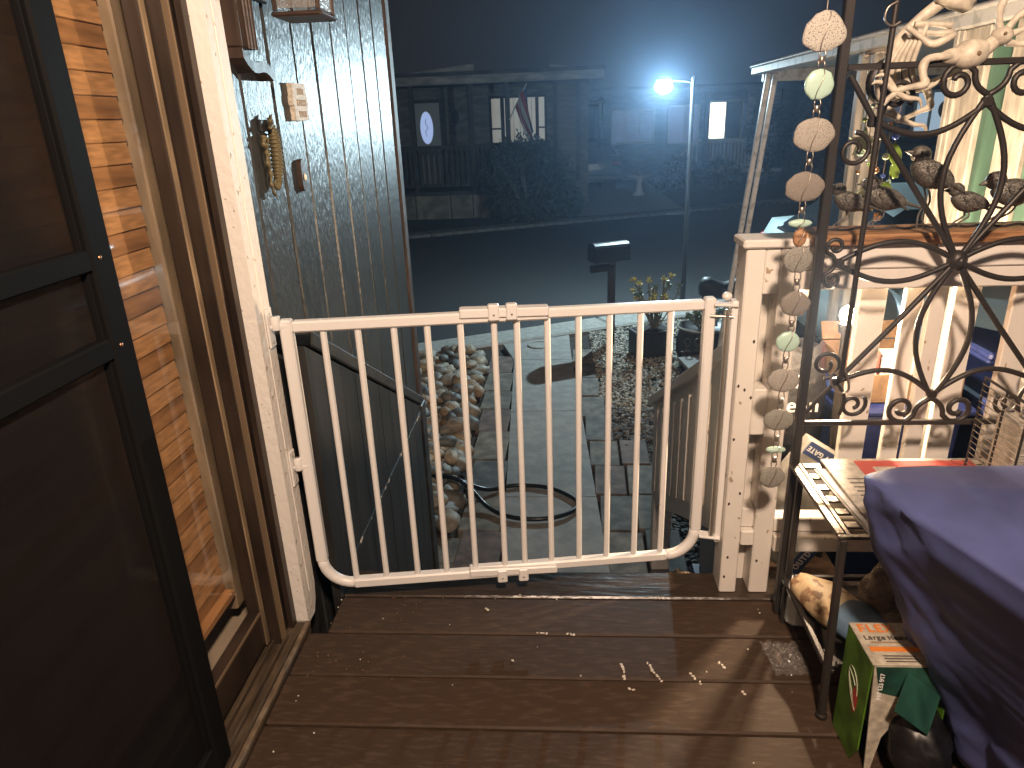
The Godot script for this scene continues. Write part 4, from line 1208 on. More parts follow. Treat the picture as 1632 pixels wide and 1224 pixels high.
func build_houses() -> void:
	# --- house straight across
	var h := thing("house", "dark beige mobile home with oval door glass, lit window and flag", "house", Vector3(-3.0, 0, -19))
	part(h, "wall", bb(S(), -9.0, 0.75, 0.0, 2.84, -24.0, -18.0, 0.0), m.h_beige)
	for x in [-4.0, -2.75, -2.1, -0.05, 0.5]:
		part(h, "wall_batten", bb(S(), x - 0.05, x + 0.05, 0.6, 2.84, -17.998, -17.97, 0.004), m.h_brown)
	part(h, "fascia", bb(S(), -9.2, 1.0, 2.80, 2.97, -16.06, -16.0, 0.005), m.h_fascia)
	part(h, "roof", bb(S(), -9.2, 1.0, 2.97, 3.05, -24.0, -16.02, 0.005), m.h_roof)
	part(h, "gable", extr(S(), PackedVector2Array([Vector2(-3.2, 2.99), Vector2(-1.75, 2.99), Vector2(-1.75, 3.19), Vector2(-3.2, 3.05)]), 0.06, Transform3D(Basis(), Vector3(0, 0, -16.1))), m.h_fascia)
	part(h, "gable", extr(S(), PackedVector2Array([Vector2(-0.15, 2.98), Vector2(1.0, 2.9), Vector2(1.0, 2.94), Vector2(-0.15, 3.12)]), 0.06, Transform3D(Basis(), Vector3(0, 0, -16.1))), m.h_fascia)
	var d := part(h, "door", bb(S(), -3.44, -2.84, 0.62, 2.50, -17.998, -17.95, 0.004), m.door_pale)
	var ov := PackedVector2Array()
	var ovf := PackedVector2Array()
	for k in 28:
		var a := TAU * k / 28
		ov.append(Vector2(-3.17 + 0.155 * cos(a), 1.94 + 0.37 * sin(a)))
		ovf.append(Vector2(-3.17 + 0.18 * cos(a), 1.94 + 0.40 * sin(a)))
	part(d, "oval_frame", extr(S(), ovf, 0.012, Transform3D(Basis(), Vector3(0, 0, -17.95))), m.door_pale)
	part(d, "oval_window", extr(S(), ov, 0.012, Transform3D(Basis(), Vector3(0, 0, -17.937))), m.lit_oval)
	part(d, "leading", tube(S(), curve([Vector3(-3.17, 1.75, -17.92), Vector3(-3.20, 1.85, -17.92), Vector3(-3.14, 1.95, -17.92), Vector3(-3.19, 2.05, -17.92), Vector3(-3.17, 2.15, -17.92)], 4), 0.007, 5), m.galv)
	var df := S()
	bb(df, -3.52, -3.445, 0.6, 2.58, -17.998, -17.93, 0.004)
	bb(df, -2.835, -2.76, 0.6, 2.58, -17.998, -17.93, 0.004)
	bb(df, -3.44, -2.84, 2.505, 2.58, -17.998, -17.93, 0.004)
	part(h, "door_frame", df, m.h_brown)
	window(h, -1.584, -0.293, 1.537, 2.548, -18.0, m.lit_window, m.h_brown, [[-1.36, -1.27], [-0.52, -0.44]], 1.86)
	for x in [-1.22, -1.05, -0.9, -0.75, -0.62]:
		part(h, "curtain_fold", bb(S(), x, x + 0.012, 1.56, 2.53, -17.978, -17.97, 0.002), m.h_fascia)
	part(h, "wall_light", lathe(S(), Vector3(-2.45, 2.15, -17.9), [[0.0, 0.2], [0.07, 0.14], [0.09, 0.0], [0.05, -0.12], [0.0, -0.15]], 8), m.h_dark)
	part(h, "porch_floor", bb(S(), -9.0, -0.2, 0.52, 0.60, -17.99, -16.0, 0.004), m.h_brown)
	for q in [[-4.6, -3.22], [-3.2, -2.42], [-2.40, -1.92], [-1.90, -1.5], [-1.48, -0.2]]:
		part(h, "skirt_panel", bb(S(), q[0], q[1], 0.0, 0.518, -16.10, -16.04, 0.004), m.h_skirt)
	for x in [-4.6, -3.14, -1.85, -1.06]:
		part(h, "porch_post", bb(S(), x - 0.05, x + 0.05, 0.60, 2.80, -16.10, -16.0, 0.005), m.h_dark)
	part(h, "porch_rail", bb(S(), -9.0, -0.3, 1.50, 1.58, -16.085, -16.015, 0.004), m.h_dark)
	part(h, "porch_rail", bb(S(), -9.0, -0.3, 0.70, 0.75, -16.08, -16.02, 0.004), m.h_dark)
	var x2 := -4.55
	while x2 < -0.35:
		part(h, "baluster", bb(S(), x2, x2 + 0.07, 0.75, 1.50, -16.07, -16.03, 0.003), m.h_brown if x2 > -3.1 and x2 < -2.2 else m.h_dark)
		x2 += 0.115
	# --- flag
	var f := thing("flag", "striped flag hanging from an angled pole on the far porch", "flag", Vector3(-1.0, 1.9, -15.95))
	part(f, "pole", tube(S(), [Vector3(-1.03, 2.05, -15.98), Vector3(-0.62, 2.74, -15.6)], 0.014, 8), m.h_white)
	for s in 7:
		var rows := []
		for i in 9:
			var row := PackedVector3Array()
			var v := i / 8.0
			for j in 3:
				var u := (s + j / 2.0) / 7.0
				var top := Vector3(-0.88 + 0.25 * u, 2.32 + 0.40 * u, -15.72 + 0.10 * u)
				row.append(top + Vector3(0.12 * v + 0.22 * v * v * (1.0 - u) + 0.03 * sin(u * 9.0 + v * 4.0), -0.80 * v - 0.12 * u * v, 0.05 * sin(u * 12.0 + v * 2.0)))
			rows.append(row)
		part(f, "stripe", grid(S(), rows), m.flag_blue if s > 4 else (m.flag_red if s % 2 == 0 else m.flag_white))
	bush("round_bush", "large dark round bush before the far porch with the flag", Vector3(-0.62, 0.85, -15.2), Vector3(0.95, 0.95, 0.75), 5200, 0.10, m.leaf_dark)
	bush("low_bush", "low dark bush beside the far driveway", Vector3(0.05, 0.32, -15.9), Vector3(0.55, 0.42, 0.5), 1500, 0.09, m.leaf_dark)
	# --- second house, right
	var g := thing("house", "bluish mobile home with blinds and one bright lit window, behind the lamp", "house", Vector3(4.0, 0, -26))
	part(g, "wall", bb(S(), 1.45, 12.0, 0.0, 2.62, -30.0, -24.0, 0.0), m.h_blue)
	part(g, "fascia", bb(S(), 0.6, 12.2, 2.60, 2.78, -23.4, -23.3, 0.005), m.h_blue)
	part(g, "roof", bb(S(), 0.6, 12.2, 2.78, 2.86, -30.0, -23.3, 0.005), m.h_roof)
	window(g, 1.78, 3.05, 1.23, 2.18, -24.0, m.lit_dim, m.h_white, [[2.14, 2.18], [2.62, 2.66]])
	for k in 22:
		part(g, "blind_slat", bb(S(), 1.79, 3.04, 1.25 + k * 0.042, 1.268 + k * 0.042, -23.976, -23.96, 0.002), m.h_blue)
	window(g, 3.55, 4.45, 1.15, 2.25, -24.0, m.lit_dim, m.h_white, [[4.02, 4.06]])
	window(g, 4.80, 5.78, 1.25, 2.34, -24.0, m.lit_bright, m.h_white, [])
	part(g, "curtain", bb(S(), 5.30, 5.77, 1.26, 2.33, -23.978, -23.97, 0.002), m.h_brown)
	part(g, "porch_floor", bb(S(), 4.3, 6.6, 0.34, 0.44, -23.99, -22.0, 0.005), m.h_white)
	part(g, "porch_skirt", bb(S(), 4.3, 6.6, 0.0, 0.338, -22.15, -22.1, 0.004), m.h_blue)
	for x in [4.35, 5.82, 6.5]:
		part(g, "porch_post", bb(S(), x - 0.06, x + 0.06, 0.44, 2.60, -22.12, -22.0, 0.005), m.h_dark)
	part(g, "porch_rail", bb(S(), 4.41, 5.76, 1.20, 1.27, -22.1, -22.03, 0.004), m.h_white)
	part(g, "porch_rail", bb(S(), 4.41, 5.76, 0.52, 0.57, -22.1, -22.03, 0.004), m.h_white)
	var bx := 4.46
	while bx < 5.75:
		part(g, "baluster", bb(S(), bx, bx + 0.05, 0.57, 1.20, -22.09, -22.04, 0.003), m.h_white)
		bx += 0.105
	for k in 6:
		part(g, "stair_rail_picket", bb(S(), 3.35 + k * 0.13, 3.40 + k * 0.13, 0.1 + k * 0.09, 0.75 + k * 0.11, -21.6, -21.55, 0.003), m.h_white)
	part(g, "stair_rail", bar(S(), Vector3(3.3, 0.72, -21.57), Vector3(4.1, 1.33, -21.57), 0.06, 0.06), m.h_white)
	part(g, "side_wall", bb(S(), 5.62, 6.7, 0.44, 2.58, -22.6, -22.4, 0.0), m.h_fascia)
	part(g, "carport_roof", bb(S(), -0.3, 1.44, 2.40, 2.50, -27.0, -22.5, 0.01), m.h_roof)
	part(g, "carport_post", bb(S(), 1.25, 1.33, 0.0, 2.40, -22.7, -22.6, 0.004), m.h_blue)
	part(g, "carport_back_wall", bb(S(), -0.3, 1.44, 0.0, 2.40, -29.0, -28.9, 0.0), m.h_dark)
	bush("porch_plant", "dark leafy tree against the pale lit wall across the street", Vector3(6.05, 1.35, -21.6), Vector3(0.7, 0.95, 0.45), 1900, 0.12, m.leaf_dark)
	bush("porch_bush", "dark bush below the lit porch of the bluish house", Vector3(4.5, 0.35, -20.9), Vector3(0.75, 0.5, 0.5), 1500, 0.10, m.leaf_dark)
	bush("stair_bush", "rounded dark bush right of the bird bath", Vector3(3.35, 0.4, -20.4), Vector3(0.7, 0.55, 0.5), 1500, 0.10, m.leaf_dark)
	# bird bath
	var b := thing("bird_bath", "pale stone bird bath with a ball on the far lawn", "bird bath", Vector3(2.2, 0, -19.8))
	part(b, "pedestal", lathe(S(), Vector3(2.2, 0, -19.8), [[0.0, 0.0], [0.17, 0.0], [0.16, 0.06], [0.10, 0.1], [0.07, 0.28], [0.09, 0.44], [0.0, 0.46]], 16), m.h_white)
	part(b, "bowl", lathe(S(), Vector3(2.2, 0.44, -19.8), [[0.08, 0.0], [0.30, 0.05], [0.35, 0.09], [0.33, 0.10], [0.2, 0.06], [0.0, 0.05]], 20), m.h_white)
	part(b, "ball", ell(S(), Vector3(2.2, 0.56, -19.8), Vector3(0.07, 0.07, 0.07)), m.stone_grey)
	# car in the far driveway
	var car := make_car(m.car_dark, "dark_car", "dark car with white number plate parked in the far driveway")
	car.position = Vector3(0.98, 0.006, -22.9)
	# --- third house glimpsed right of the rack
	var t := thing("house", "pale lit wall and window far right, seen past the hanging chimes", "house", Vector3(9, 0, -19))
	part(t, "wall", bb(S(), 7.4, 14.0, 0.0, 2.75, -24.0, -18.0, 0.0), m.h_blue)
	part(t, "roof", bb(S(), 7.2, 14.2, 2.75, 2.95, -24.2, -17.5, 0.005), m.h_roof)
	window(t, 8.32, 9.35, 1.45, 2.30, -18.0, m.lit_cool, m.h_white, [[8.62, 8.68]])
	window(t, 7.72, 8.02, 1.75, 2.25, -18.0, m.lit_dim, m.h_white, [])
	part(t, "rail", bb(S(), 7.5, 12.0, 1.28, 1.36, -17.2, -17.12, 0.003), m.h_dark)
	var wr := thing("wreath", "small dark wreath hanging on the pale lit far window", "wreath", Vector3(8.95, 1.8, -17.92))
	var wp := []
	for k in 16:
		wp.append(Vector3(8.95 + 0.11 * cos(TAU * k / 16), 1.92 + 0.15 * sin(TAU * k / 16), -17.9))
	part(wr, "ring", tube(S(), wp, 0.05, 8, true), m.gold)

# ---------------------------------------------------------------- lamp over the door, above and behind the viewer
func build_porch_lamp() -> void:
	var b := thing("porch_beam", "dark porch roof beam above the door, out of the picture", "beam", Vector3(0.6, 3.12, 0.3))
	part(b, "beam", bb(S(), -0.705, 2.0, 3.12, 3.24, 0.25, 0.35, 0.005), m.rail_dark)
	part(b, "post", bb(S(), 1.91, 2.0, DECK, 3.12, 0.255, 0.345, 0.005), m.white_wood)
	var l := thing("porch_lamp", "lit warm globe lamp under the porch beam, out of the picture", "lamp", Vector3(0.22, 3.12, 0.30))
	var c := Vector3(0.22, 2.99, 0.30)
	part(l, "base", lathe(S(), c + Vector3(0, 0.08, 0), [[0.0, 0.05], [0.07, 0.05], [0.07, 0.02], [0.04, 0.0]], 18), m.bronze)
	part(l, "lamp_globe", ell(S(), c, Vector3(0.085, 0.085, 0.085)), m.lamp_warm)
	omni(l, c, Color(1.0, 0.87, 0.765), 6.1, 0.08, 30.0)

# ---------------------------------------------------------------- child gate
func build_gate() -> void:
	var g := thing("safety_gate", "white metal child safety gate across the top of the porch steps", "gate", Vector3(-0.13, DECK, -1.56))
	var A := Vector3(-0.622, 0, -1.5)
	var B := Vector3(0.352, 0, -1.62)
	var along := (B - A).normalized()
	var out := along.cross(Vector3.UP).normalized() * -1.0
	if out.z < 0.0:
		out = -out
	var G := func(s: float, y: float, o := 0.0) -> Vector3: return A.lerp(B, s) + Vector3.UP * y + out * o
	var W := 0.026
	for half in 2:
		var yt: float = 1.628 if half == 0 else 1.629
		var yb: float = 0.925 if half == 0 else 0.941
		var s0: float = 0.0 if half == 0 else 1.0
		var si: float = 0.075 if half == 0 else 0.925
		var se: float = 0.612 if half == 0 else 0.405
		var off: float = 0.0 if half == 0 else -0.004
		var ww: float = W if half == 0 else 0.024
		part(g, "end_post", bar(S(), G.call(s0, yb + 0.075, off), G.call(s0, yt + 0.017, off), ww + 0.002, ww + 0.002, along, 0.004), m.gate)
		var pts := []
		for k in 9:
			var a := PI / 2 * k / 8.0
			pts.append(G.call(lerpf(s0, si, 1.0 - cos(a)), yb + 0.075 * (1.0 - sin(a)), off))
		part(g, "corner", tube(S(), pts, 0.0142, 12), m.gate)
		part(g, "top_rail", bar(S(), G.call(s0 + (0.014 if half == 0 else -0.014), yt, off), G.call(se, yt, off), ww, ww, Vector3.UP, 0.004), m.gate)
		part(g, "bottom_rail", bar(S(), G.call(si, yb, off), G.call(se, yb + (0.004 if half == 0 else -0.006), off), ww, ww, Vector3.UP, 0.004), m.gate)
	for s in [0.082, 0.162, 0.246, 0.324, 0.402, 0.482]:
		part(g, "bar", tube(S(), [G.call(s, 0.928), G.call(s, 1.622)], 0.0078, 10), m.gate)
	for s in [0.536, 0.609, 0.684, 0.759, 0.834, 0.907]:
		part(g, "bar", tube(S(), [G.call(s, 0.94, -0.004), G.call(s, 1.625, -0.004)], 0.0078, 10), m.gate)
	# sleeves and clamps where the halves slide over each other
	for q in [[0.402, 0.612, 1.640], [0.385, 0.622, 0.936]]:
		part(g, "sleeve", bar(S(), G.call(q[0], q[2], 0.002), G.call(q[1], q[2] - 0.004, 0.002), 0.033, 0.022, Vector3.UP, 0.003), m.gate)
	for q in [[0.482, 1.640], [0.524, 1.640], [0.473, 0.924], [0.53, 0.924]]:
		var c := part(g, "clamp", box(S(), G.call(q[0], q[1], 0.012), Vector3(0.026, 0.038, 0.022), 0.003, Basis(along, Vector3.UP, out)), m.gate)
		part(c, "screw", lathe(S(), G.call(q[0], q[1] - 0.004, 0.0235), [[0.0, 0.001], [0.0025, 0.0008], [0.003, -0.001]], 8, Basis(along, out, -Vector3.UP)), m.screw)
	# brackets on the door trim
	for q in [[1.640, 1], [1.285, 0]]:
		var y: float = q[0]
		var br := part(g, "wall_bracket", bb(S(), -0.6555, -0.651, y - 0.055, y + 0.035, -1.500, -1.470, 0.001), m.gate)
		part(br, "hinge_pin", bar(S(), Vector3(-0.652, y - 0.008, -1.485), Vector3(-0.618, y - 0.008, -1.492), 0.012, 0.008, Vector3.UP, 0.001), m.gate)
		part(br, "collar", lathe(S(), Vector3(-0.640, y - 0.015, -1.487), [[0.0, 0.0], [0.011, 0.0], [0.011, 0.03], [0.0, 0.03]], 12), m.gate)
		for dy in [0.022, -0.044]:
			part(br, "screw", ell(S(), Vector3(-0.651, y + dy, -1.485), Vector3(0.0015, 0.004, 0.004), Basis(), 8, 6), m.screw)
	# latch rail on the railing post
	var ch := part(g, "latch_channel", bb(S(), 0.3985, 0.414, 0.99, 1.64, -1.632, -1.600, 0.002), m.gate)
	part(ch, "rod", tube(S(), [Vector3(0.390, 1.0, -1.604), Vector3(0.390, 1.62, -1.604)], 0.006, 10), m.screw)
	for y in [1.632, 1.005]:
		part(ch, "latch_arm", bar(S(), Vector3(0.362, y, -1.616), Vector3(0.414, y, -1.604), 0.030, 0.006, Vector3.UP, 0.001), m.gate)
	part(ch, "latch_pin", tube(S(), [Vector3(0.352, 1.603, -1.612), Vector3(0.404, 1.603, -1.600)], 0.004, 8), m.screw)
	part(ch, "latch_knob", ell(S(), Vector3(0.388, 1.650, -1.612), Vector3(0.012, 0.010, 0.012)), m.gate)

# ---------------------------------------------------------------- things stacked beyond the railing
func bin(label: String, x0: float, x1: float, y0: float, y1: float, z0: float, z1: float, lid := true) -> void:
	var b := thing("storage_bin", label, "storage bin", Vector3((x0 + x1) / 2, y0, (z0 + z1) / 2), "blue storage bins beyond the railing")
	var c := Vector3((x0 + x1) / 2, 0, (z0 + z1) / 2)
	var hx := (x1 - x0) / 2
	var hz := (z1 - z0) / 2
	var rows := []
	for q in [[0.0, 0.0], [0.90, 0.0], [0.92, 0.03], [0.97, 0.86], [1.0, 0.88], [1.0, 0.93], [0.965, 0.93]]:
		var row := PackedVector3Array()
		for k in 24:
			var a := TAU * k / 24.0
			var e := 0.25
			row.append(c + Vector3(hx * q[0] * signf(cos(a)) * pow(abs(cos(a)), e), lerpf(y0, y1, q[1]), hz * q[0] * signf(sin(a)) * pow(abs(sin(a)), e)))
		rows.append(row)
	part(b, "tub", grid(S(), rows, true), m.blue_bin)
	if lid:
		part(b, "lid", bb(S(), x0 - 0.008, x1 + 0.008, y1 - 0.028, y1 - 0.004, z0 - 0.008, z1 + 0.008, 0.008), m.blue_bin)
		part(b, "lid_panel", bb(S(), x0 + 0.05, x1 - 0.05, y1 - 0.005, y1, z0 + 0.05, z1 - 0.05, 0.002), m.blue_bin)
	for s in [-1, 1]:
		part(b, "handle", bb(S(), c.x + s * hx * 0.97 - 0.012, c.x + s * hx * 0.97 + 0.012, y1 - 0.075, y1 - 0.05, c.z - 0.07, c.z + 0.07, 0.004), m.blue_bin)

func build_behind_rail() -> void:
	bin("blue storage bin, lowest of the stack under the black soil bag", 0.50, 0.80, 0.0, 0.42, -2.32, -1.88)
	bin("blue storage bin directly under the black soil bag", 0.50, 0.80, 0.42, 0.84, -2.32, -1.88)
	bin("blue storage bin, lowest of the stack under the cardboard box", 0.84, 1.16, 0.0, 0.42, -2.32, -1.88)
	bin("blue storage bin in the middle under the cardboard box", 0.84, 1.16, 0.42, 0.84, -2.32, -1.88)
	bin("blue storage bin directly below the open cardboard box", 0.84, 1.16, 0.84, 1.25, -2.32, -1.88)
	bin("blue storage bin, lowest of the stack nearest the shed", 1.21, 1.66, 0.0, 0.42, -2.36, -1.86)
	bin("blue storage bin in the middle of the stack nearest the shed", 1.21, 1.66, 0.42, 0.84, -2.36, -1.86)
	bin("blue storage bin, topmost of the stack nearest the shed", 1.21, 1.66, 0.84, 1.262, -2.36, -1.86)
	# loose lid leaning on the right stack
	var ld := thing("bin_lid", "loose blue bin lid lying tilted on top of a bin", "lid", Vector3(1.42, 1.27, -2.1))
	part(ld, "panel", box(S(), Vector3(1.42, 1.335, -2.10), Vector3(0.50, 0.022, 0.42), 0.006, Basis(Vector3.BACK, -0.24)), m.blue_bin)
	part(ld, "rim", box(S(), Vector3(1.42, 1.322, -2.10), Vector3(0.52, 0.012, 0.44), 0.005, Basis(Vector3.BACK, -0.24)), m.blue_bin)
	# open cardboard box with small cartons
	var cb := thing("cardboard_box", "open brown cardboard box on top of a blue bin", "box", Vector3(1.0, 1.25, -2.08))
	for q in [[0.86, 1.14, 1.2505, 1.255, -2.26, -1.92], [0.86, 1.14, 1.2555, 1.335, -1.924, -1.92], [0.86, 1.14, 1.2555, 1.335, -2.26, -2.256], [0.86, 0.864, 1.2555, 1.335, -2.2555, -1.9245], [1.136, 1.14, 1.2555, 1.335, -2.2555, -1.9245]]:
		part(cb, "side", bb(S(), q[0], q[1], q[2], q[3], q[4], q[5], 0.001), m.card)
	part(cb, "flap", box(S(), Vector3(1.0, 1.362, -2.282), Vector3(0.27, 0.06, 0.004), 0.001, Basis(Vector3.RIGHT, -0.5)), m.card)
	var c1 := thing("small_carton", "small red carton standing in the cardboard box", "carton", Vector3(0.895, 1.256, -1.99))
	part(c1, "body", bb(S(), 0.875, 0.915, 1.256, 1.395, -2.04, -1.955, 0.002), m.red)
	part(c1, "label_band", bb(S(), 0.880, 0.910, 1.29, 1.34, -1.9548, -1.9542, 0.0), m.paper)
	var c2 := thing("small_carton", "small white carton standing in the cardboard box", "carton", Vector3(0.97, 1.256, -1.99))
	part(c2, "body", bb(S(), 0.925, 1.02, 1.256, 1.375, -2.04, -1.955, 0.002), m.paper)
	for k in 4:
		part(c2, "printed_line", bb(S(), 0.935, 1.005 - 0.012 * (k % 2), 1.285 + k * 0.018, 1.289 + k * 0.018, -1.9548, -1.9542, 0.0), m.ink)
	# gate carton with diagonal blue bands
	var gc := thing("gate_carton", "pale tilted carton with blue lettered edge bands behind the railing", "carton", Vector3(0.674, 0.788, -1.76))
	var gb := Basis(Vector3.BACK, deg_to_rad(-33.0))
	var gx := Transform3D(gb, Vector3(0.671, 1.004, -1.76))
	part(gc, "body", box(S(), gx.origin, Vector3(0.24, 0.36, 0.05), 0.003, gb), m.carton)
	var tx := Transform3D(gb, gx * Vector3(0.0, 0.158, 0.0258))
	part(gc, "blue_band", box(S(), tx.origin, Vector3(0.236, 0.040, 0.0012), 0.0, gb), m.navy)
	letters(gc, "OUTDOOR SAFETY GATE", 0.0205, m.white_ink, Transform3D(gb * Basis(Vector3.BACK, PI), tx.origin + Vector3(0, 0, 0.0008)))
	var sbz := gb * Basis(Vector3.BACK, PI / 2)
	var sx := gx * Vector3(0.098, -0.022, 0.0258)
	part(gc, "blue_band", box(S(), sx, Vector3(0.31, 0.040, 0.0012), 0.0, sbz), m.navy)
	letters(gc, "OUTDOOR SAFETY GATE", 0.0255, m.white_ink, Transform3D(sbz, sx + Vector3(0, 0, 0.0008)))
	for k in 3:
		part(gc, "zigzag_print", box(S(), Vector3(0.60 + 0.012 * (k % 2), 0.93 + k * 0.032, -1.7342), Vector3(0.012, 0.045, 0.0012), 0.0, Basis(Vector3.BACK, 0.7 if k % 2 else -0.7)), m.pale_blue)
	var pc := thing("plain_carton", "plain brown cardboard carton standing under the tilted gate carton", "carton", Vector3(0.6, -0.05, -1.77))
	part(pc, "body", bb(S(), 0.545, 0.80, -0.05, 0.785, -1.865, -1.69, 0.003), m.card)
	part(pc, "tape", bb(S(), 0.655, 0.685, 0.7851, 0.7856, -1.86, -1.69, 0.0), m.tan)
	# black soil bag with leaf print
	var sb := thing("soil_bag", "shiny black plastic soil bag with white leaf print behind the railing", "bag", Vector3(0.64, 0.84, -1.98))
	var rows := []
	for i in 13:
		var v := i / 12.0
		var row := PackedVector3Array()
		for k in 26:
			var a := TAU * k / 26.0
			var rx := 0.135 * (0.92 + 0.10 * sin(v * PI)) * (1.0 + 0.05 * sin(a * 5.0 + v * 9.0))
			var rz := 0.085 * (0.25 + 0.85 * sin(clampf(v * 1.05, 0.08, 1.0) * PI)) * (1.0 + 0.08 * sin(a * 3.0 - v * 7.0))
			row.append(Vector3(0.64 + rx * signf(cos(a)) * pow(abs(cos(a)), 0.6), 0.845 + 0.57 * v + 0.01 * sin(a * 4.0) * v, -1.98 + rz * sin(a)))
		rows.append(row)
	var cap := PackedVector3Array()
	for k in 26:
		cap.append(Vector3(0.64, 0.845, -1.98))
	rows.push_front(cap)
	part(sb, "sack", grid(S(), rows, true), m.black_bag)
	for k in 5:
		var a2 := lerpf(-1.2, 1.2, k / 4.0)
		part(sb, "leaf_print", ell(S(), Vector3(0.645 + sin(a2) * 0.038, 1.31 + cos(a2) * 0.030, -1.888), Vector3(0.008, 0.022, 0.002), Basis(Vector3.BACK, -a2), 10, 8), m.white_ink)
	letters(sb, "Green", 0.052, m.white_ink, Transform3D(Basis(), Vector3(0.66, 1.255, -1.888)))
	for k in 3:
		part(sb, "printed_line", bb(S(), 0.60 + k * 0.035, 0.628 + k * 0.035, 1.214, 1.222, -1.8895, -1.888, 0.0), m.white_ink)
	# garden lamp shining through the slats
	var gl := thing("garden_lamp", "lit bare lamp on a dark stake just beyond the railing slats", "lamp", Vector3(0.76, 0, -1.832))
	part(gl, "stake", tube(S(), [Vector3(0.79, -0.05, -1.845), Vector3(0.772, 0.8, -1.84), Vector3(0.758, 1.49, -1.835)], 0.011, 8), m.iron)
	part(gl, "socket", lathe(S(), Vector3(0.758, 1.485, -1.835), [[0.0, 0.0], [0.018, 0.004], [0.020, 0.026], [0.014, 0.03]], 14), m.iron)
	part(gl, "lamp_bulb", ell(S(), Vector3(0.758, 1.537, -1.835), Vector3(0.020, 0.026, 0.020)), m.lamp_warm)
	omni(gl, Vector3(0.758, 1.542, -1.835), Color(1.0, 0.87, 0.72), 1.15, 0.02, 20.0)
	# dark urn with twigs
	var ur := thing("twig_urn", "small dark urn of dry twigs left of the bright garden lamp", "urn", Vector3(0.66, 1.5, -1.98))
	part(ur, "urn", lathe(S(), Vector3(0.665, 1.505, -1.98), [[0.0, 0.0], [0.028, 0.0], [0.028, 0.012], [0.018, 0.022], [0.034, 0.05], [0.040, 0.075], [0.036, 0.10], [0.030, 0.104], [0.0, 0.09]], 18), m.brown)
	for k in 9:
		var a3 := TAU * k / 9.0
		part(ur, "twig", tube(S(), curve([Vector3(0.665, 1.60, -1.98), Vector3(0.665 + cos(a3) * 0.03, 1.63, -1.98 + sin(a3) * 0.02), Vector3(0.665 + cos(a3) * 0.06, 1.64 + 0.02 * sin(a3 * 3), -1.98 + sin(a3) * 0.04)], 3), 0.0022, 5), m.tan)

# ---------------------------------------------------------------- wrought iron rack
func spiral(c: Vector2, r: float, a0: float, turns: float, dir: float) -> Array:
	var out := []
	var n := int(18 * turns)
	for k in n + 1:
		var t := float(k) / n
		var a := a0 + dir * TAU * turns * t
		out.append(c + Vector2(cos(a), sin(a)) * r * (1.0 - 0.72 * t))
	return out

func iron(p: Node3D, called: String, pts: Array, r := 0.0060, z := -1.498, mt: Material = null) -> MeshInstance3D:
	var v := []
	for q in pts:
		v.append(Vector3(0.824 + q.x, 1.744 + q.y, z))
	return part(p, called, tube(S(), v, r, 8), mt if mt else m.iron)

func arc(a: Vector2, b: Vector2, bulge: float, n := 14) -> Array:
	var out := []
	var d := b - a
	var s := Vector2(-d.y, d.x).normalized()
	for k in n + 1:
		var t := float(k) / n
		out.append(a + d * t + s * bulge * sin(PI * t))
	return out

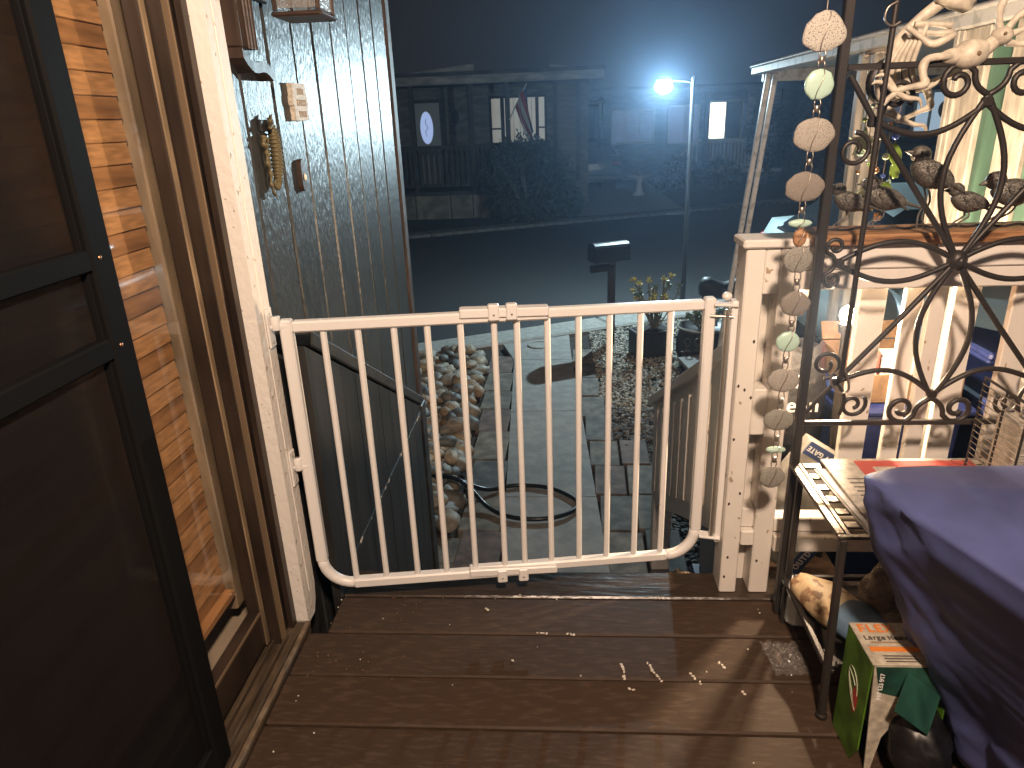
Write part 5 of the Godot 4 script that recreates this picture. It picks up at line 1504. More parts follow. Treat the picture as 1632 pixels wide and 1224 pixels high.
func build_rack() -> void:
	var r := thing("wrought_iron_rack", "black wrought iron rack with scrolled flower back panel and slotted shelf", "rack", Vector3(0.8, DECK, -1.35))
	for x in [0.545, 1.104]:
		part(r, "upright", bb(S(), x - 0.010, x + 0.008, DECK, 2.75, -1.509, -1.489, 0.002), m.iron)
		part(r, "back_leg", bb(S(), x - 0.004, x + 0.010, DECK, 1.272, -1.468, -1.454, 0.002), m.iron)
		part(r, "front_leg", bar(S(), Vector3(x - 0.006, DECK, -1.162), Vector3(x - 0.006, 1.272, -1.186), 0.014, 0.014, Vector3.BACK, 0.002), m.iron)
		part(r, "side_rail", bar(S(), Vector3(x - 0.006, 0.985, -1.448), Vector3(x - 0.006, 0.975, -1.178), 0.012, 0.014, Vector3.UP, 0.002), m.iron)
		part(r, "side_rail", bar(S(), Vector3(x + 0.010, 0.965, -1.448), Vector3(x + 0.010, 0.955, -1.178), 0.010, 0.010, Vector3.UP, 0.002), m.iron)
		part(r, "foot", lathe(S(), Vector3(x - 0.006, DECK, -1.162), [[0.0, 0.002], [0.012, 0.002], [0.012, 0.008], [0.009, 0.012]], 10), m.iron)
	for q in [[0.985, -1.456], [0.955, -1.456], [0.93, -1.46], [0.975, -1.178]]:
		part(r, "cross_rail", bb(S(), 0.560, 1.094, q[0] - 0.006, q[0] + 0.006, q[1] - 0.006, q[1] + 0.006, 0.002), m.iron)
	# slotted shelf
	var sh := part(r, "shelf", bb(S(), 0.528, 1.12, 1.2725, 1.280, -1.192, -1.180, 0.002), m.iron_worn)
	part(sh, "side_strip", bb(S(), 0.528, 0.545, 1.2725, 1.281, -1.489, -1.1925, 0.002), m.iron_worn)
	part(sh, "side_strip", bb(S(), 0.5475, 0.556, 1.2735, 1.279, -1.489, -1.1925, 0.001), m.iron_worn)
	part(sh, "side_strip", bb(S(), 1.10, 1.12, 1.2725, 1.281, -1.489, -1.1925, 0.002), m.iron_worn)
	for k in 6:
		var z := -1.478 + k * 0.050
		part(sh, "slat", bb(S(), 0.5565, 1.0995, 1.2735, 1.279, z - 0.012, z + 0.012, 0.002), m.iron_worn)
	for k in 7:
		var x := 0.60 + k * 0.075
		part(sh, "web", bb(S(), x - 0.006, x + 0.006, 1.269, 1.2733, -1.488, -1.193, 0.001), m.iron)
	part(r, "lower_shelf", bb(S(), 0.552, 1.102, 0.962, 0.968, -1.447, -1.182, 0.001), m.iron)
	# back panel
	part(r, "top_bar", bb(S(), 0.554, 1.095, 2.114, 2.126, -1.504, -1.492, 0.002), m.iron)
	part(r, "bottom_bar", bb(S(), 0.554, 1.095, 1.372, 1.383, -1.504, -1.492, 0.002), m.iron)
	part(r, "top_bar", bb(S(), 0.554, 1.095, 2.55, 2.562, -1.504, -1.492, 0.002), m.iron)
	var hub := part(r, "hub", ell(S(), Vector3(0.824, 1.744, -1.498), Vector3(0.020, 0.022, 0.018), Basis(), 12, 8), m.iron)
	part(hub, "boss", ell(S(), Vector3(0.824, 1.744, -1.482), Vector3(0.009, 0.010, 0.008), Basis(), 10, 6), m.iron)
	var T := Vector2(0, 0.318)
	var Bt := Vector2(0, -0.308)
	var L := Vector2(-0.245, 0.0)
	var R := Vector2(0.245, 0.0)
	for q in [[T, 0.058], [T, -0.058], [Bt, 0.056], [Bt, -0.056], [L, 0.042], [L, -0.042], [R, 0.042], [R, -0.042]]:
		iron(r, "petal", arc(Vector2.ZERO, q[0], q[1]))
	for s in [-1.0, 1.0]:
		iron(r, "diagonal", [Vector2.ZERO, Vector2(s * 0.105, -0.135), Vector2(s * 0.213, -0.268)])
		iron(r, "diagonal", [Vector2.ZERO, Vector2(s * 0.105, 0.142), Vector2(s * 0.205, 0.278), Vector2(s * 0.235, 0.322), Vector2(s * 0.262, 0.362)])
		iron(r, "diagonal", [Vector2(s * 0.213, -0.268), Vector2(s * 0.25, -0.315), Vector2(s * 0.270, -0.345)], 0.0045)
		# scrolls over and under the flower
		iron(r, "scroll", arc(T, Vector2(s * 0.032, 0.372), -s * 0.012, 6).slice(0, 6) + spiral(Vector2(s * 0.060, 0.342), 0.034, PI / 2 + s * 0.45, 1.25, -s))
		iron(r, "scroll", arc(Bt, Vector2(s * 0.032, -0.362), s * 0.012, 6).slice(0, 6) + spiral(Vector2(s * 0.060, -0.334), 0.032, -PI / 2 - s * 0.45, 1.25, s))
		iron(r, "sweep", arc(T + Vector2(0, -0.015), Vector2(s * 0.205, 0.278), -s * 0.040))
		iron(r, "sweep", arc(Bt + Vector2(0, 0.01), Vector2(s * 0.213, -0.268), s * 0.042))
		# scrolls at the ends of the side petals
		for v in [-1.0, 1.0]:
			iron(r, "scroll", arc(Vector2(s * 0.245, 0), Vector2(s * 0.262, v * 0.022), s * v * 0.004, 4).slice(0, 4) + spiral(Vector2(s * 0.248, v * 0.034), 0.020, (0.0 if s > 0 else PI) - v * s * 0.6, 1.1, v * s), 0.0045)
			# scrolls in the corners
			iron(r, "scroll", spiral(Vector2(s * 0.238, v * 0.225), 0.034, (PI / 2 * v), 1.35, s * v), 0.0048)
			iron(r, "scroll", spiral(Vector2(s * 0.168, v * 0.322), 0.030, -v * PI * 0.2 if s < 0 else PI + v * PI * 0.2, 1.3, -s * v), 0.0048)
			iron(r, "scroll_tail", arc(Vector2(s * 0.205, v * 0.273), Vector2(s * 0.195, v * 0.345), s * v * 0.012, 8), 0.0048)
	for q in [[0.0, 0.305], [0.0, -0.297], [-0.238, 0.0], [0.238, 0.0], [-0.207, 0.276], [0.207, 0.276], [-0.213, -0.266], [0.213, -0.266]]:
		part(r, "collar", box(S(), Vector3(0.824 + q[0], 1.744 + q[1], -1.498), Vector3(0.020, 0.018, 0.016), 0.003), m.iron)
	# wire tie round the lower corner
	part(r, "wire_tie", tube(S(), curve([Vector3(0.604, 1.50, -1.486), Vector3(0.618, 1.512, -1.485), Vector3(0.628, 1.50, -1.484), Vector3(0.637, 1.465, -1.484), Vector3(0.622, 1.455, -1.486), Vector3(0.600, 1.475, -1.486), Vector3(0.598, 1.49, -1.488)], 5), 0.0028, 6), m.wire)
	# hook rod hanging in front of the panel
	var hk := thing("hook_rod", "thin black iron rod standing in front of the rack's scrolled panel", "rod", Vector3(0.612, 1.5, -1.46))
	part(hk, "rod", tube(S(), [Vector3(0.612, 1.49, -1.472), Vector3(0.616, 2.0, -1.470), Vector3(0.617, 2.30, -1.468), Vector3(0.60, 2.42, -1.47), Vector3(0.572, 2.45, -1.48), Vector3(0.545, 2.44, -1.487)], 0.0058, 8), m.iron)
	part(hk, "ring", tube(S(), curve([Vector3(0.617, 2.225, -1.462), Vector3(0.600, 2.215, -1.462), Vector3(0.598, 2.195, -1.462), Vector3(0.612, 2.185, -1.462), Vector3(0.626, 2.192, -1.462)], 4), 0.0022, 6), m.wire)

# ---------------------------------------------------------------- hanging ornaments
func build_ornaments() -> void:
	# string of flat stones wired together
	var g := thing("stone_garland", "hanging string of flat beach stones and sea glass wired together", "garland", Vector3(0.478, 1.26, -1.42))
	var z := -1.43
	var st := [[0.482, 2.179, 0.0347, 0.0314, "w"], [0.482, 2.090, 0.0241, 0.0253, "g"], [0.483, 2.003, 0.0341, 0.0294, "t"], [0.476, 1.908, 0.0338, 0.0265, "b"], [0.475, 1.839, 0.0209, 0.0076, "g"], [0.477, 1.810, 0.0120, 0.0165, "r"], [0.479, 1.767, 0.0263, 0.0250, "y"], [0.483, 1.676, 0.0269, 0.0243, "b"], [0.476, 1.595, 0.0222, 0.0209, "g"], [0.475, 1.508, 0.0307, 0.0253, "t"], [0.474, 1.416, 0.0286, 0.0232, "y"], [0.475, 1.344, 0.0194, 0.0066, "g"], [0.473, 1.276, 0.0253, 0.0253, "y"]]
	for i in st.size():
		var s: Array = st[i]
		var mt: Material = {"w": m.stone_warm, "g": m.seaglass, "t": m.stone_tan, "b": m.stone_brown, "y": m.stone_grey, "r": m.cedar}[s[4]]
		var rows := []
		var nz := FastNoiseLite.new()
		nz.seed = 300 + i
		nz.frequency = 0.8
		for k in 17:
			var ph := PI * k / 16.0
			var row := PackedVector3Array()
			for j in 32:
				var a := TAU * j / 32.0
				var d := Vector3(sin(ph) * cos(a), cos(ph), sin(ph) * sin(a))
				var q := 1.0 + 0.11 * nz.get_noise_2d(d.x * 1.6, d.y * 1.6)
				var narrow := 1.0 - (0.22 * d.y if i == 0 else 0.0)
				row.append(Vector3(s[0] + d.x * s[2] * 1.1 * q * narrow, s[1] + d.y * s[3] * 1.06 * q, z + signf(d.z) * pow(abs(d.z), 0.7) * 0.0075))
			rows.append(row)
		part(g, "sea_glass" if s[4] == "g" else ("wood_bead" if s[4] == "r" else "stone"), grid(S(), rows, true), mt)
		# wire round the stone
		var wp := []
		for k in 9:
			var t := -1.0 + k / 4.0
			wp.append(Vector3(s[0] + 0.006 * sin(t * 2.0), s[1] + t * s[3] * 1.04, z + 0.0088 * sqrt(maxf(0.0, 1.0 - t * t * 0.9)) + 0.001))
		part(g, "wire", tube(S(), wp, 0.0009, 5), m.wire)
		# wire links to the next stone
		if i < st.size() - 1:
			var y0: float = s[1] - s[3]
			var y1: float = st[i + 1][1] + st[i + 1][3]
			var gap := y0 - y1
			var n: int = 2 if gap > 0.014 else 1
			for k in n:
				var yc := y0 - gap * (k + 0.5) / n
				var lp := []
				for j in 10:
					var a := TAU * j / 10.0
					lp.append(Vector3((s[0] + st[i + 1][0]) / 2 + cos(a) * 0.006, yc + sin(a) * (gap / n * 0.62 + 0.001), z + 0.002 * cos(a * 2.0)))
				part(g, "link", tube(S(), lp, 0.0012, 5, true), m.wire)
			if gap > 0.025:
				part(g, "wire_coil", lathe(S(), Vector3((s[0] + st[i + 1][0]) / 2, (y0 + y1) / 2 - 0.006, z), [[0.0, 0.0], [0.0052, 0.0], [0.0056, 0.006], [0.0052, 0.012], [0.0, 0.012]], 10), m.wire)
	part(g, "hanging_wire", tube(S(), [Vector3(0.482, 2.21, z), Vector3(0.484, 2.5, z - 0.01), Vector3(0.545, 2.58, -1.487)], 0.0012, 5), m.wire)
	# pewter birds on twisted wire legs
	bird(Vector3(0.636, 1.857, -1.612), 0.068, -0.12, 1.0, Vector3(0.612, 1.794, -1.612), "small pewter bird at the left end of the rail board, facing left")
	bird(Vector3(0.712, 1.861, -1.620), 0.080, -0.1, 1.0, Vector3(0.690, 1.794, -1.620), "pewter bird second from the left, behind the iron rod")
	bird(Vector3(0.792, 1.911, -1.600), 0.088, -0.32, 1.0, Vector3(0.793, 1.794, -1.605), "largest pewter bird, leaning forward on long wire legs")
	bird(Vector3(0.885, 1.850, -1.610), 0.070, -0.05, 1.0, Vector3(0.868, 1.794, -1.610), "small pewter bird between the iron petals on the right")
	bird(Vector3(0.965, 1.870, -1.590), 0.090, 0.15, 1.0, Vector3(0.925, 1.794, -1.600), "upright pewter bird at the right edge of the picture")
	var wb := thing("bird_wire_base", "wavy dark wire strip under the pewter birds on the wooden board", "wire base", Vector3(0.8, 1.793, -1.61))
	var wps := []
	for k in 41:
		wps.append(Vector3(0.585 + k * 0.0115, 1.7945 + 0.0025 + 0.0022 * sin(k * 1.1), -1.61 + 0.006 * sin(k * 0.6)))
	part(wb, "strip", tube(S(), wps, 0.003, 6), m.iron)
	# chimes of glass stars and beads
	var c := thing("sea_glass_chime", "wind chime of glass stars and coloured beads with a brass bell", "wind chime", Vector3(0.715, 1.8, -1.705))
	var zc := -1.705
	var md := part(c, "medallion", lathe(S(), Vector3(0.719, 2.098, zc + 0.012), [[0.0, 0.006], [0.022, 0.008], [0.026, 0.012], [0.044, 0.010], [0.050, 0.0], [0.044, -0.008], [0.0, -0.008]], 24, Basis(Vector3.RIGHT, PI / 2)), m.iron)
	part(md, "coin", lathe(S(), Vector3(0.719, 2.098, zc + 0.020), [[0.0, 0.006], [0.012, 0.005], [0.020, 0.002], [0.022, 0.0]], 16, Basis(Vector3.RIGHT, PI / 2)), m.brass)
	part(c, "hanging_cord", tube(S(), [Vector3(0.715, 2.15, zc), Vector3(0.70, 2.5, zc + 0.08), Vector3(0.70, 2.556, -1.5)], 0.0014, 5), m.tan)
	part(c, "driftwood_bar", tube(S(), curve([Vector3(0.665, 2.155, zc), Vector3(0.70, 2.162, zc), Vector3(0.745, 2.155, zc), Vector3(0.775, 2.16, zc)], 4), 0.006, 7), m.stalk)
	var strs := [[0.683, 2.155, 1.86], [0.697, 2.155, 1.93], [0.706, 2.155, 1.84], [0.722, 2.155, 1.88], [0.740, 2.155, 1.83], [0.755, 2.155, 1.85]]
	for i in strs.size():
		var s: Array = strs[i]
		part(c, "string", tube(S(), [Vector3(s[0], s[1], zc), Vector3(s[0] + 0.002, (s[1] + s[2]) / 2, zc), Vector3(s[0] - 0.002, s[2], zc)], 0.0010, 5), m.tan)
		var y := 2.12 - 0.013 * i
		var k := 0
		while y > s[2]:
			var mt: Material = [m.paleglass, m.blueglass, m.greenglass, m.seaglass, m.copper][(k + i * 2) % 5]
			part(c, "bead", ell(S(), Vector3(s[0], y, zc), Vector3(0.0065, 0.0065, 0.0065) * (1.2 if (k + i) % 3 == 0 else 0.75), Basis(), 10, 7), mt)
			y -= 0.042 + 0.014 * ((i + k) % 3)
			k += 1
	for q in [[0.682, 1.975, 0.034, 0.3], [0.703, 1.872, 0.030, 1.0], [0.720, 1.862, 0.024, 0.5]]:
		var sp := PackedVector2Array()
		for k in 10:
			var a: float = PI / 5 * k + q[3]
			sp.append(Vector2(cos(a), sin(a)) * q[2] * (1.0 if k % 2 == 0 else 0.42))
		part(c, "glass_star", extr(S(), sp, 0.007, Transform3D(Basis(), Vector3(q[0], q[1], zc + 0.008))), m.paleglass)
	for q in [[0.757, 1.945, 0.013, 0.024], [0.748, 1.87, 0.012, 0.018], [0.76, 1.91, 0.011, 0.016]]:
		part(c, "green_leaf", ell(S(), Vector3(q[0], q[1], zc + 0.008), Vector3(q[2], q[3], 0.004), Basis(Vector3.BACK, 0.3), 12, 8, 0.3, 5), m.greenglass)
	part(c, "bell", lathe(S(), Vector3(0.70, 1.826, zc + 0.012), [[0.0, 0.034], [0.010, 0.032], [0.015, 0.022], [0.017, 0.008], [0.022, 0.0], [0.018, 0.0], [0.0, 0.02]], 18), m.brass)
	part(c, "wooden_clapper", bb(S(), 0.732, 0.748, 1.800, 1.818, zc - 0.002, zc + 0.002, 0.001), m.cedar)
	# plastic skeleton hung over the rack
	var k := thing("skeleton_decoration", "cream plastic animal skeleton hanging over the iron rack", "decoration", Vector3(0.76, 2.1, -1.54))
	var bone := func(called: String, pts: Array, rads: Array, zz: float, zz2: float) -> void:
		var v := []
		for i in pts.size():
			v.append(Vector3(pts[i][0], pts[i][1], lerpf(zz, zz2, float(i) / max(1, pts.size() - 1))))
		var cv := curve(v, 5)
		var rr := []
		for i in cv.size():
			var f := float(i) / 5.0
			var a := int(f)
			rr.append(0.78 * lerpf(rads[min(a, rads.size() - 1)], rads[min(a + 1, rads.size() - 1)], smoothstep(0, 1, f - a)))
		part(k, called, tube(S(), cv, rr, 10), m.bone)
	bone.call("spine", [[0.655, 2.125], [0.668, 2.165], [0.695, 2.198], [0.725, 2.222], [0.755, 2.245], [0.80, 2.27]], [0.012, 0.014, 0.013, 0.015, 0.016, 0.012], -1.56, -1.55)
	for i in 6:
		var t := i / 5.0
		bone.call("rib", [[0.668 + 0.03 * t, 2.155 + 0.035 * t], [0.640 + 0.045 * t, 2.105 + 0.012 * t], [0.655 + 0.06 * t, 2.06 + 0.02 * t], [0.70 + 0.05 * t, 2.07 + 0.022 * t]], [0.006, 0.0065, 0.006, 0.004], -1.555 + 0.008 * i, -1.575 + 0.008 * i)
	bone.call("shoulder", [[0.682, 2.192], [0.712, 2.191], [0.746, 2.186]], [0.008, 0.006, 0.009], -1.53, -1.52)
	bone.call("shoulder", [[0.684, 2.178], [0.715, 2.174], [0.748, 2.174]], [0.008, 0.006, 0.009], -1.52, -1.515)
	bone.call("arm", [[0.664, 2.188], [0.690, 2.168], [0.712, 2.155], [0.745, 2.170]], [0.007, 0.006, 0.010, 0.007], -1.52, -1.50)
	bone.call("leg", [[0.790, 2.130], [0.748, 2.132], [0.700, 2.130], [0.688, 2.116], [0.690, 2.098], [0.694, 2.085], [0.665, 2.080], [0.640, 2.074]], [0.013, 0.009, 0.009, 0.011, 0.009, 0.011, 0.007, 0.008], -1.49, -1.475)
	bone.call("leg", [[0.815, 2.110], [0.770, 2.094], [0.750, 2.085], [0.755, 2.062], [0.757, 2.045], [0.735, 2.036], [0.700, 2.022], [0.688, 2.022]], [0.010, 0.008, 0.012, 0.008, 0.010, 0.006, 0.006, 0.008], -1.60, -1.56)
	for q in [[[0.640, 2.075], [0.624, 2.095], [0.610, 2.104], [0.596, 2.101]], [[0.640, 2.074], [0.618, 2.088], [0.602, 2.092], [0.592, 2.088]], [[0.640, 2.073], [0.662, 2.062], [0.684, 2.058], [0.690, 2.042]], [[0.64, 2.07], [0.628, 2.062], [0.618, 2.05]]]:
		bone.call("claw", q, [0.007, 0.0065, 0.005, 0.0015], -1.475, -1.468)
	for q in [[[0.695, 2.022], [0.672, 2.042], [0.655, 2.046], [0.640, 2.045]], [[0.695, 2.022], [0.668, 2.032], [0.652, 2.036], [0.642, 2.030]], [[0.695, 2.022], [0.722, 2.012], [0.742, 2.008], [0.750, 1.992]]]:
		bone.call("claw", q, [0.007, 0.006, 0.005, 0.0015], -1.56, -1.555)
	var skl := part(k, "skull", ell(S(), Vector3(0.778, 2.134, -1.50), Vector3(0.034, 0.026, 0.028), Basis(Vector3.BACK, 0.25), 18, 12, 0.12, 3), m.bone)
	part(skl, "muzzle", ell(S(), Vector3(0.748, 2.132, -1.498), Vector3(0.028, 0.015, 0.018), Basis(Vector3.BACK, 0.05), 14, 9), m.bone)
	part(skl, "eye_socket", ell(S(), Vector3(0.780, 2.134, -1.474), Vector3(0.0042, 0.0045, 0.004), Basis(), 10, 8), m.bone_hole)
	bone.call("neck", [[0.800, 2.142], [0.812, 2.150], [0.826, 2.163]], [0.020, 0.017, 0.016], -1.50, -1.50)
	part(k, "shoulder_joint", ell(S(), Vector3(0.828, 2.163, -1.498), Vector3(0.019, 0.017, 0.018), Basis(), 14, 10, 0.1, 6), m.bone)
	part(k, "joint_hole", ell(S(), Vector3(0.824, 2.166, -1.480), Vector3(0.0035, 0.003, 0.002), Basis(), 8, 6), m.bone_hole)
	for q in [[[0.824, 2.172], [0.817, 2.195], [0.816, 2.215], [0.832, 2.25], [0.845, 2.28]], [[0.835, 2.172], [0.850, 2.195], [0.862, 2.205], [0.885, 2.24]], [[0.84, 2.164], [0.862, 2.172], [0.885, 2.180], [0.93, 2.20]], [[0.84, 2.152], [0.86, 2.148], [0.885, 2.146], [0.93, 2.130]]]:
		bone.call("finger_bone", q, [0.009, 0.007, 0.009, 0.007, 0.004], -1.50, -1.49)
	part(k, "pelvis", ell(S(), Vector3(0.752, 2.236, -1.545), Vector3(0.045, 0.020, 0.02), Basis(Vector3.BACK, -0.35), 16, 10, 0.35, 9), m.bone)
	part(k, "tail_plate", ell(S(), Vector3(0.668, 2.258, -1.54), Vector3(0.028, 0.012, 0.012), Basis(Vector3.BACK, 0.3), 12, 8, 0.3, 2), m.bone)
	part(k, "hanging_cord", tube(S(), [Vector3(0.77, 2.25, -1.545), Vector3(0.78, 2.555, -1.498)], 0.0012, 5), m.tan)

func bird(at: Vector3, l: float, tilt: float, _s: float, foot: Vector3, label: String) -> void:
	var b := thing("metal_bird", label, "bird figure", foot, "pewter birds on the rail board")
	var X := Basis(Vector3.BACK, tilt)
	# body along -x (head left), tail right
	var rows := []
	for q in [[-0.52, 0.10, 0.01], [-0.48, 0.08, 0.13], [-0.36, 0.05, 0.24], [-0.18, 0.0, 0.31], [0.04, -0.03, 0.33], [0.26, -0.04, 0.27], [0.46, -0.07, 0.17], [0.62, -0.10, 0.10], [0.85, -0.15, 0.075], [1.12, -0.21, 0.065], [1.2, -0.22, 0.01]]:
		var row := PackedVector3Array()
		for k in 14:
			var a := TAU * k / 14
			var flat := 1.0 if q[0] < 0.5 else 0.55
			row.append(at + X * (Vector3(q[0], q[1] + sin(a) * q[2] * flat, cos(a) * q[2] * (0.9 if q[0] < 0.5 else 1.15)) * l))
		rows.append(row)
	part(b, "body", grid(S(), rows, true), m.pewter)
	var hd := part(b, "head", ell(S(), at + X * (Vector3(-0.42, 0.33, 0) * l), Vector3(0.24, 0.21, 0.20) * l, X, 14, 10), m.pewter)
	part(hd, "beak", lathe(S(), at + X * (Vector3(-0.62, 0.31, 0) * l), [[0.075 * l, 0.0], [0.045 * l, 0.09 * l], [0.0, 0.2 * l]], 8, X * Basis(Vector3.BACK, PI / 2 + 0.1)), m.pewter)
	for s in [-1, 1]:
		part(hd, "eye", ell(S(), at + X * (Vector3(-0.50, 0.36, s * 0.17) * l), Vector3.ONE * 0.035 * l, Basis(), 8, 6), m.iron)
		var wg := part(b, "wing", ell(S(), at + X * (Vector3(0.12, 0.02, s * 0.27) * l), Vector3(0.42, 0.20, 0.06) * l, X * Basis(Vector3.BACK, -0.35), 14, 9), m.pewter)
		for f in 4:
			part(wg, "feather", tube(S(), [at + X * (Vector3(-0.05 + f * 0.07, 0.12 - f * 0.07, s * 0.335) * l), at + X * (Vector3(0.25 + f * 0.06, -0.03 - f * 0.06, s * 0.325) * l), at + X * (Vector3(0.50 + f * 0.03, -0.16 - f * 0.035, s * 0.27) * l)], 0.016 * l, 5), m.pewter)
		var hip := at + X * (Vector3(0.02, -0.28, s * 0.1) * l)
		part(b, "leg", tube(S(), curve([hip, hip.lerp(foot, 0.35) + Vector3(0.008, 0.0, s * 0.004), hip.lerp(foot, 0.7) + Vector3(-0.004, 0, s * 0.006), foot + Vector3(0.006 * s, 0.002, s * 0.006)], 4), 0.0022, 6), m.pewter)

# ---------------------------------------------------------------- cover, boxes and odds and ends on the right
func build_clutter() -> void:
	# fabric cover over a grill
	var c := thing("grill_cover", "dusty dark blue fabric cover draped over a grill at the right", "cover", Vector3(0.95, DECK, -0.8))
	var nz := FastNoiseLite.new()
	nz.seed = 77
	nz.frequency = 2.2
	nz.fractal_octaves = 3
	var nf := FastNoiseLite.new()
	nf.seed = 12
	nf.frequency = 1.1
	var per := []
	var X0 := 0.478
	var X1 := 1.55
	var Z0 := -1.135
	var Z1 := -0.36
	var N := 260
	for k in N:
		var a := TAU * k / N
		var e := 0.22
		per.append(Vector2(signf(cos(a)) * pow(abs(cos(a)), e), signf(sin(a)) * pow(abs(sin(a)), e)))
	var rows := []
	var NV := 92
	for i in NV + 1:
		var v := float(i) / NV
		var row := PackedVector3Array()
		for k in N:
			var p: Vector2 = per[k]
			var ang := TAU * k / N
			var q: Vector3
			if v < 0.7:
				var t := v / 0.7             # 0 at the hem, 1 at the top edge
				var y := lerpf(0.875, 1.458, t)
				var inset := 0.20 * pow(1.0 - t, 1.15) * (1.0 if p.x < 0 else 0.4)
				var cx := (X0 + X1) / 2
				var cz := (Z0 + Z1) / 2
				var hx := (X1 - X0) / 2 - inset
				var hz := (Z1 - Z0) / 2 - inset * 0.25
				q = Vector3(cx + p.x * hx + (inset * 0.25), y, cz + p.y * hz)
				var fold := 0.016 * sin(ang * 17.0 + 3.5 * nf.get_noise_2d(ang * 2.0, y * 3.0)) * (1.0 - t) + 0.05 * nz.get_noise_3d(q.x * 0.9 + q.y * 0.5, q.y * 0.8, q.z * 1.2 - q.y * 0.9) * (0.35 + 0.65 * sin(PI * clampf(t, 0.0, 1.0)))
				var n := Vector3(p.x, 0, p.y).normalized()
				fold += 0.010 * nz.get_noise_3d(q.x * 3.0 + q.y * 2.2, q.y * 1.1, q.z * 3.6 + q.y * 2.4)
				var c1 := nf.get_noise_3d(q.z * 2.6 + q.y * 1.9, q.y * 0.9 - q.z * 0.8, q.x)
				var c2 := nf.get_noise_3d(q.z * 1.9 - q.y * 2.3 + 7.0, q.y * 1.2, q.x + 3.0)
				fold += 0.006 * pow(1.0 - minf(1.0, absf(c1) * 3.0), 2.0) + 0.007 * pow(1.0 - minf(1.0, absf(c2) * 3.2), 2.0)
				q += n * fold
			else:
				var t2 := (v - 0.7) / 0.3
				var sc := 1.0 - t2 * t2 * 0.25 - t2 * 0.75
				var rise := 0.018 * sin(minf(t2 * 2.2, 1.0) * PI / 2)
				q = Vector3((X0 + X1) / 2 + p.x * (X1 - X0) / 2 * sc, 1.458 + rise, (Z0 + Z1) / 2 + p.y * (Z1 - Z0) / 2 * sc)
				q.y += 0.022 * nz.get_noise_3d(q.x * 1.1, 5.0, q.z * 1.1) * minf(1.0, t2 * 4.0)
			var rel := q - Vector3(X0, 0, Z0)
			q.x += rel.z * 0.38
			row.append(q)
		rows.append(row)
	part(c, "fabric", grid(S(), rows, true), m.cover)
	# seam down the near corner
	var seam := []
	for i in range(4, 64):
		seam.append(rows[i][160] + Vector3(-0.001, 0, 0))
	part(c, "seam", tube(S(), seam, 0.0022, 6), m.cover)
	# magazines on the rack shelf
	var mg := thing("magazine", "white and red printed flyer lying on the rack's slotted shelf", "magazine", Vector3(0.78, 1.28, -1.35))
	var bz := Basis(Vector3.UP, 0.0)
	part(mg, "pages", box(S(), Vector3(0.80, 1.2845, -1.375), Vector3(0.40, 0.006, 0.24), 0.001, bz), m.paper)
	part(mg, "red_panel", box(S(), Vector3(0.80, 1.2878, -1.440), Vector3(0.26, 0.0008, 0.085), 0.0, bz), m.red)
	part(mg, "green_spot", box(S(), Vector3(0.618, 1.2878, -1.452), Vector3(0.02, 0.0008, 0.03), 0.0, bz), m.teal_card)
	for q in [[0.70, -1.41], [0.695, -1.36], [0.90, -1.475], [0.935, -1.475]]:
		var lp := []
		for k in 12:
			lp.append(Vector3(q[0] + 0.016 * cos(TAU * k / 12), 1.2882, q[1] + 0.014 * sin(TAU * k / 12)))
		part(mg, "drawn_ring", tube(S(), lp, 0.0008, 4, true), m.ink)
	for k in 7:
		part(mg, "printed_line", bb(S(), 0.625, 0.68 + 0.01 * (k % 3), 1.2876, 1.2880, -1.40 + k * 0.018, -1.396 + k * 0.018, 0.0), m.ink)
	for q in [[0.70, 0.05], [0.755, 0.03], [0.80, 0.045], [0.855, 0.03]]:
		part(mg, "white_print", bb(S(), q[0], q[0] + q[1], 1.28825, 1.2888, -1.452, -1.432, 0.0), m.paper)
	var mg2 := thing("magazine", "pale flyer with white border lying under the red printed one", "magazine", Vector3(0.66, 1.28, -1.3))
	part(mg2, "sheet", box(S(), Vector3(0.76, 1.2808, -1.330), Vector3(0.36, 0.0014, 0.27), 0.0, Basis(Vector3.UP, 0.05)), m.paper)
	part(mg2, "border", box(S(), Vector3(0.590, 1.2825, -1.335), Vector3(0.010, 0.002, 0.27), 0.0, Basis(Vector3.UP, 0.05)), m.white_ink)
	# wire basket
	var wbk := thing("wire_basket", "black wire basket with thin close wires at the right edge", "basket", Vector3(0.95, 1.29, -1.36))
	var o0 := Vector3(0.905, 1.285, -1.36)
	for k in 15:
		var y := 1.295 + k * 0.0135
		part(wbk, "wire", tube(S(), [Vector3(0.900 + k * 0.0005, y, -1.30), Vector3(0.905, y, -1.46)], 0.0011, 5), m.wire)
		part(wbk, "wire", tube(S(), [Vector3(0.900 + k * 0.0005, y, -1.30), Vector3(1.10, y, -1.30)], 0.0011, 5), m.wire)
	for q in [[0.90, -1.30], [0.905, -1.46], [1.10, -1.30], [0.904, -1.38], [1.0, -1.30]]:
		part(wbk, "corner_rod", tube(S(), [Vector3(q[0], 1.283, q[1]), Vector3(q[0] + 0.004, 1.50, q[1])], 0.0025, 6), m.iron)
	part(wbk, "top_rim", tube(S(), [Vector3(1.10, 1.497, -1.30), Vector3(0.905, 1.497, -1.30), Vector3(0.909, 1.497, -1.46)], 0.003, 6), m.iron)
	var nb := thing("notebook_stack", "cream block of papers standing in the wire basket", "papers", Vector3(0.97, 1.283, -1.38))
	part(nb, "block", bb(S(), 0.93, 1.05, 1.283, 1.43, -1.43, -1.34, 0.003), m.paper)
	part(nb, "metal_clip", bb(S(), 0.955, 1.0, 1.4305, 1.46, -1.40, -1.37, 0.004), m.galv)
	# green box of bags on the deck
	var b := thing("bag_carton", "green and cream carton of trash bags with torn open front", "carton", Vector3(0.60, DECK, -1.09))
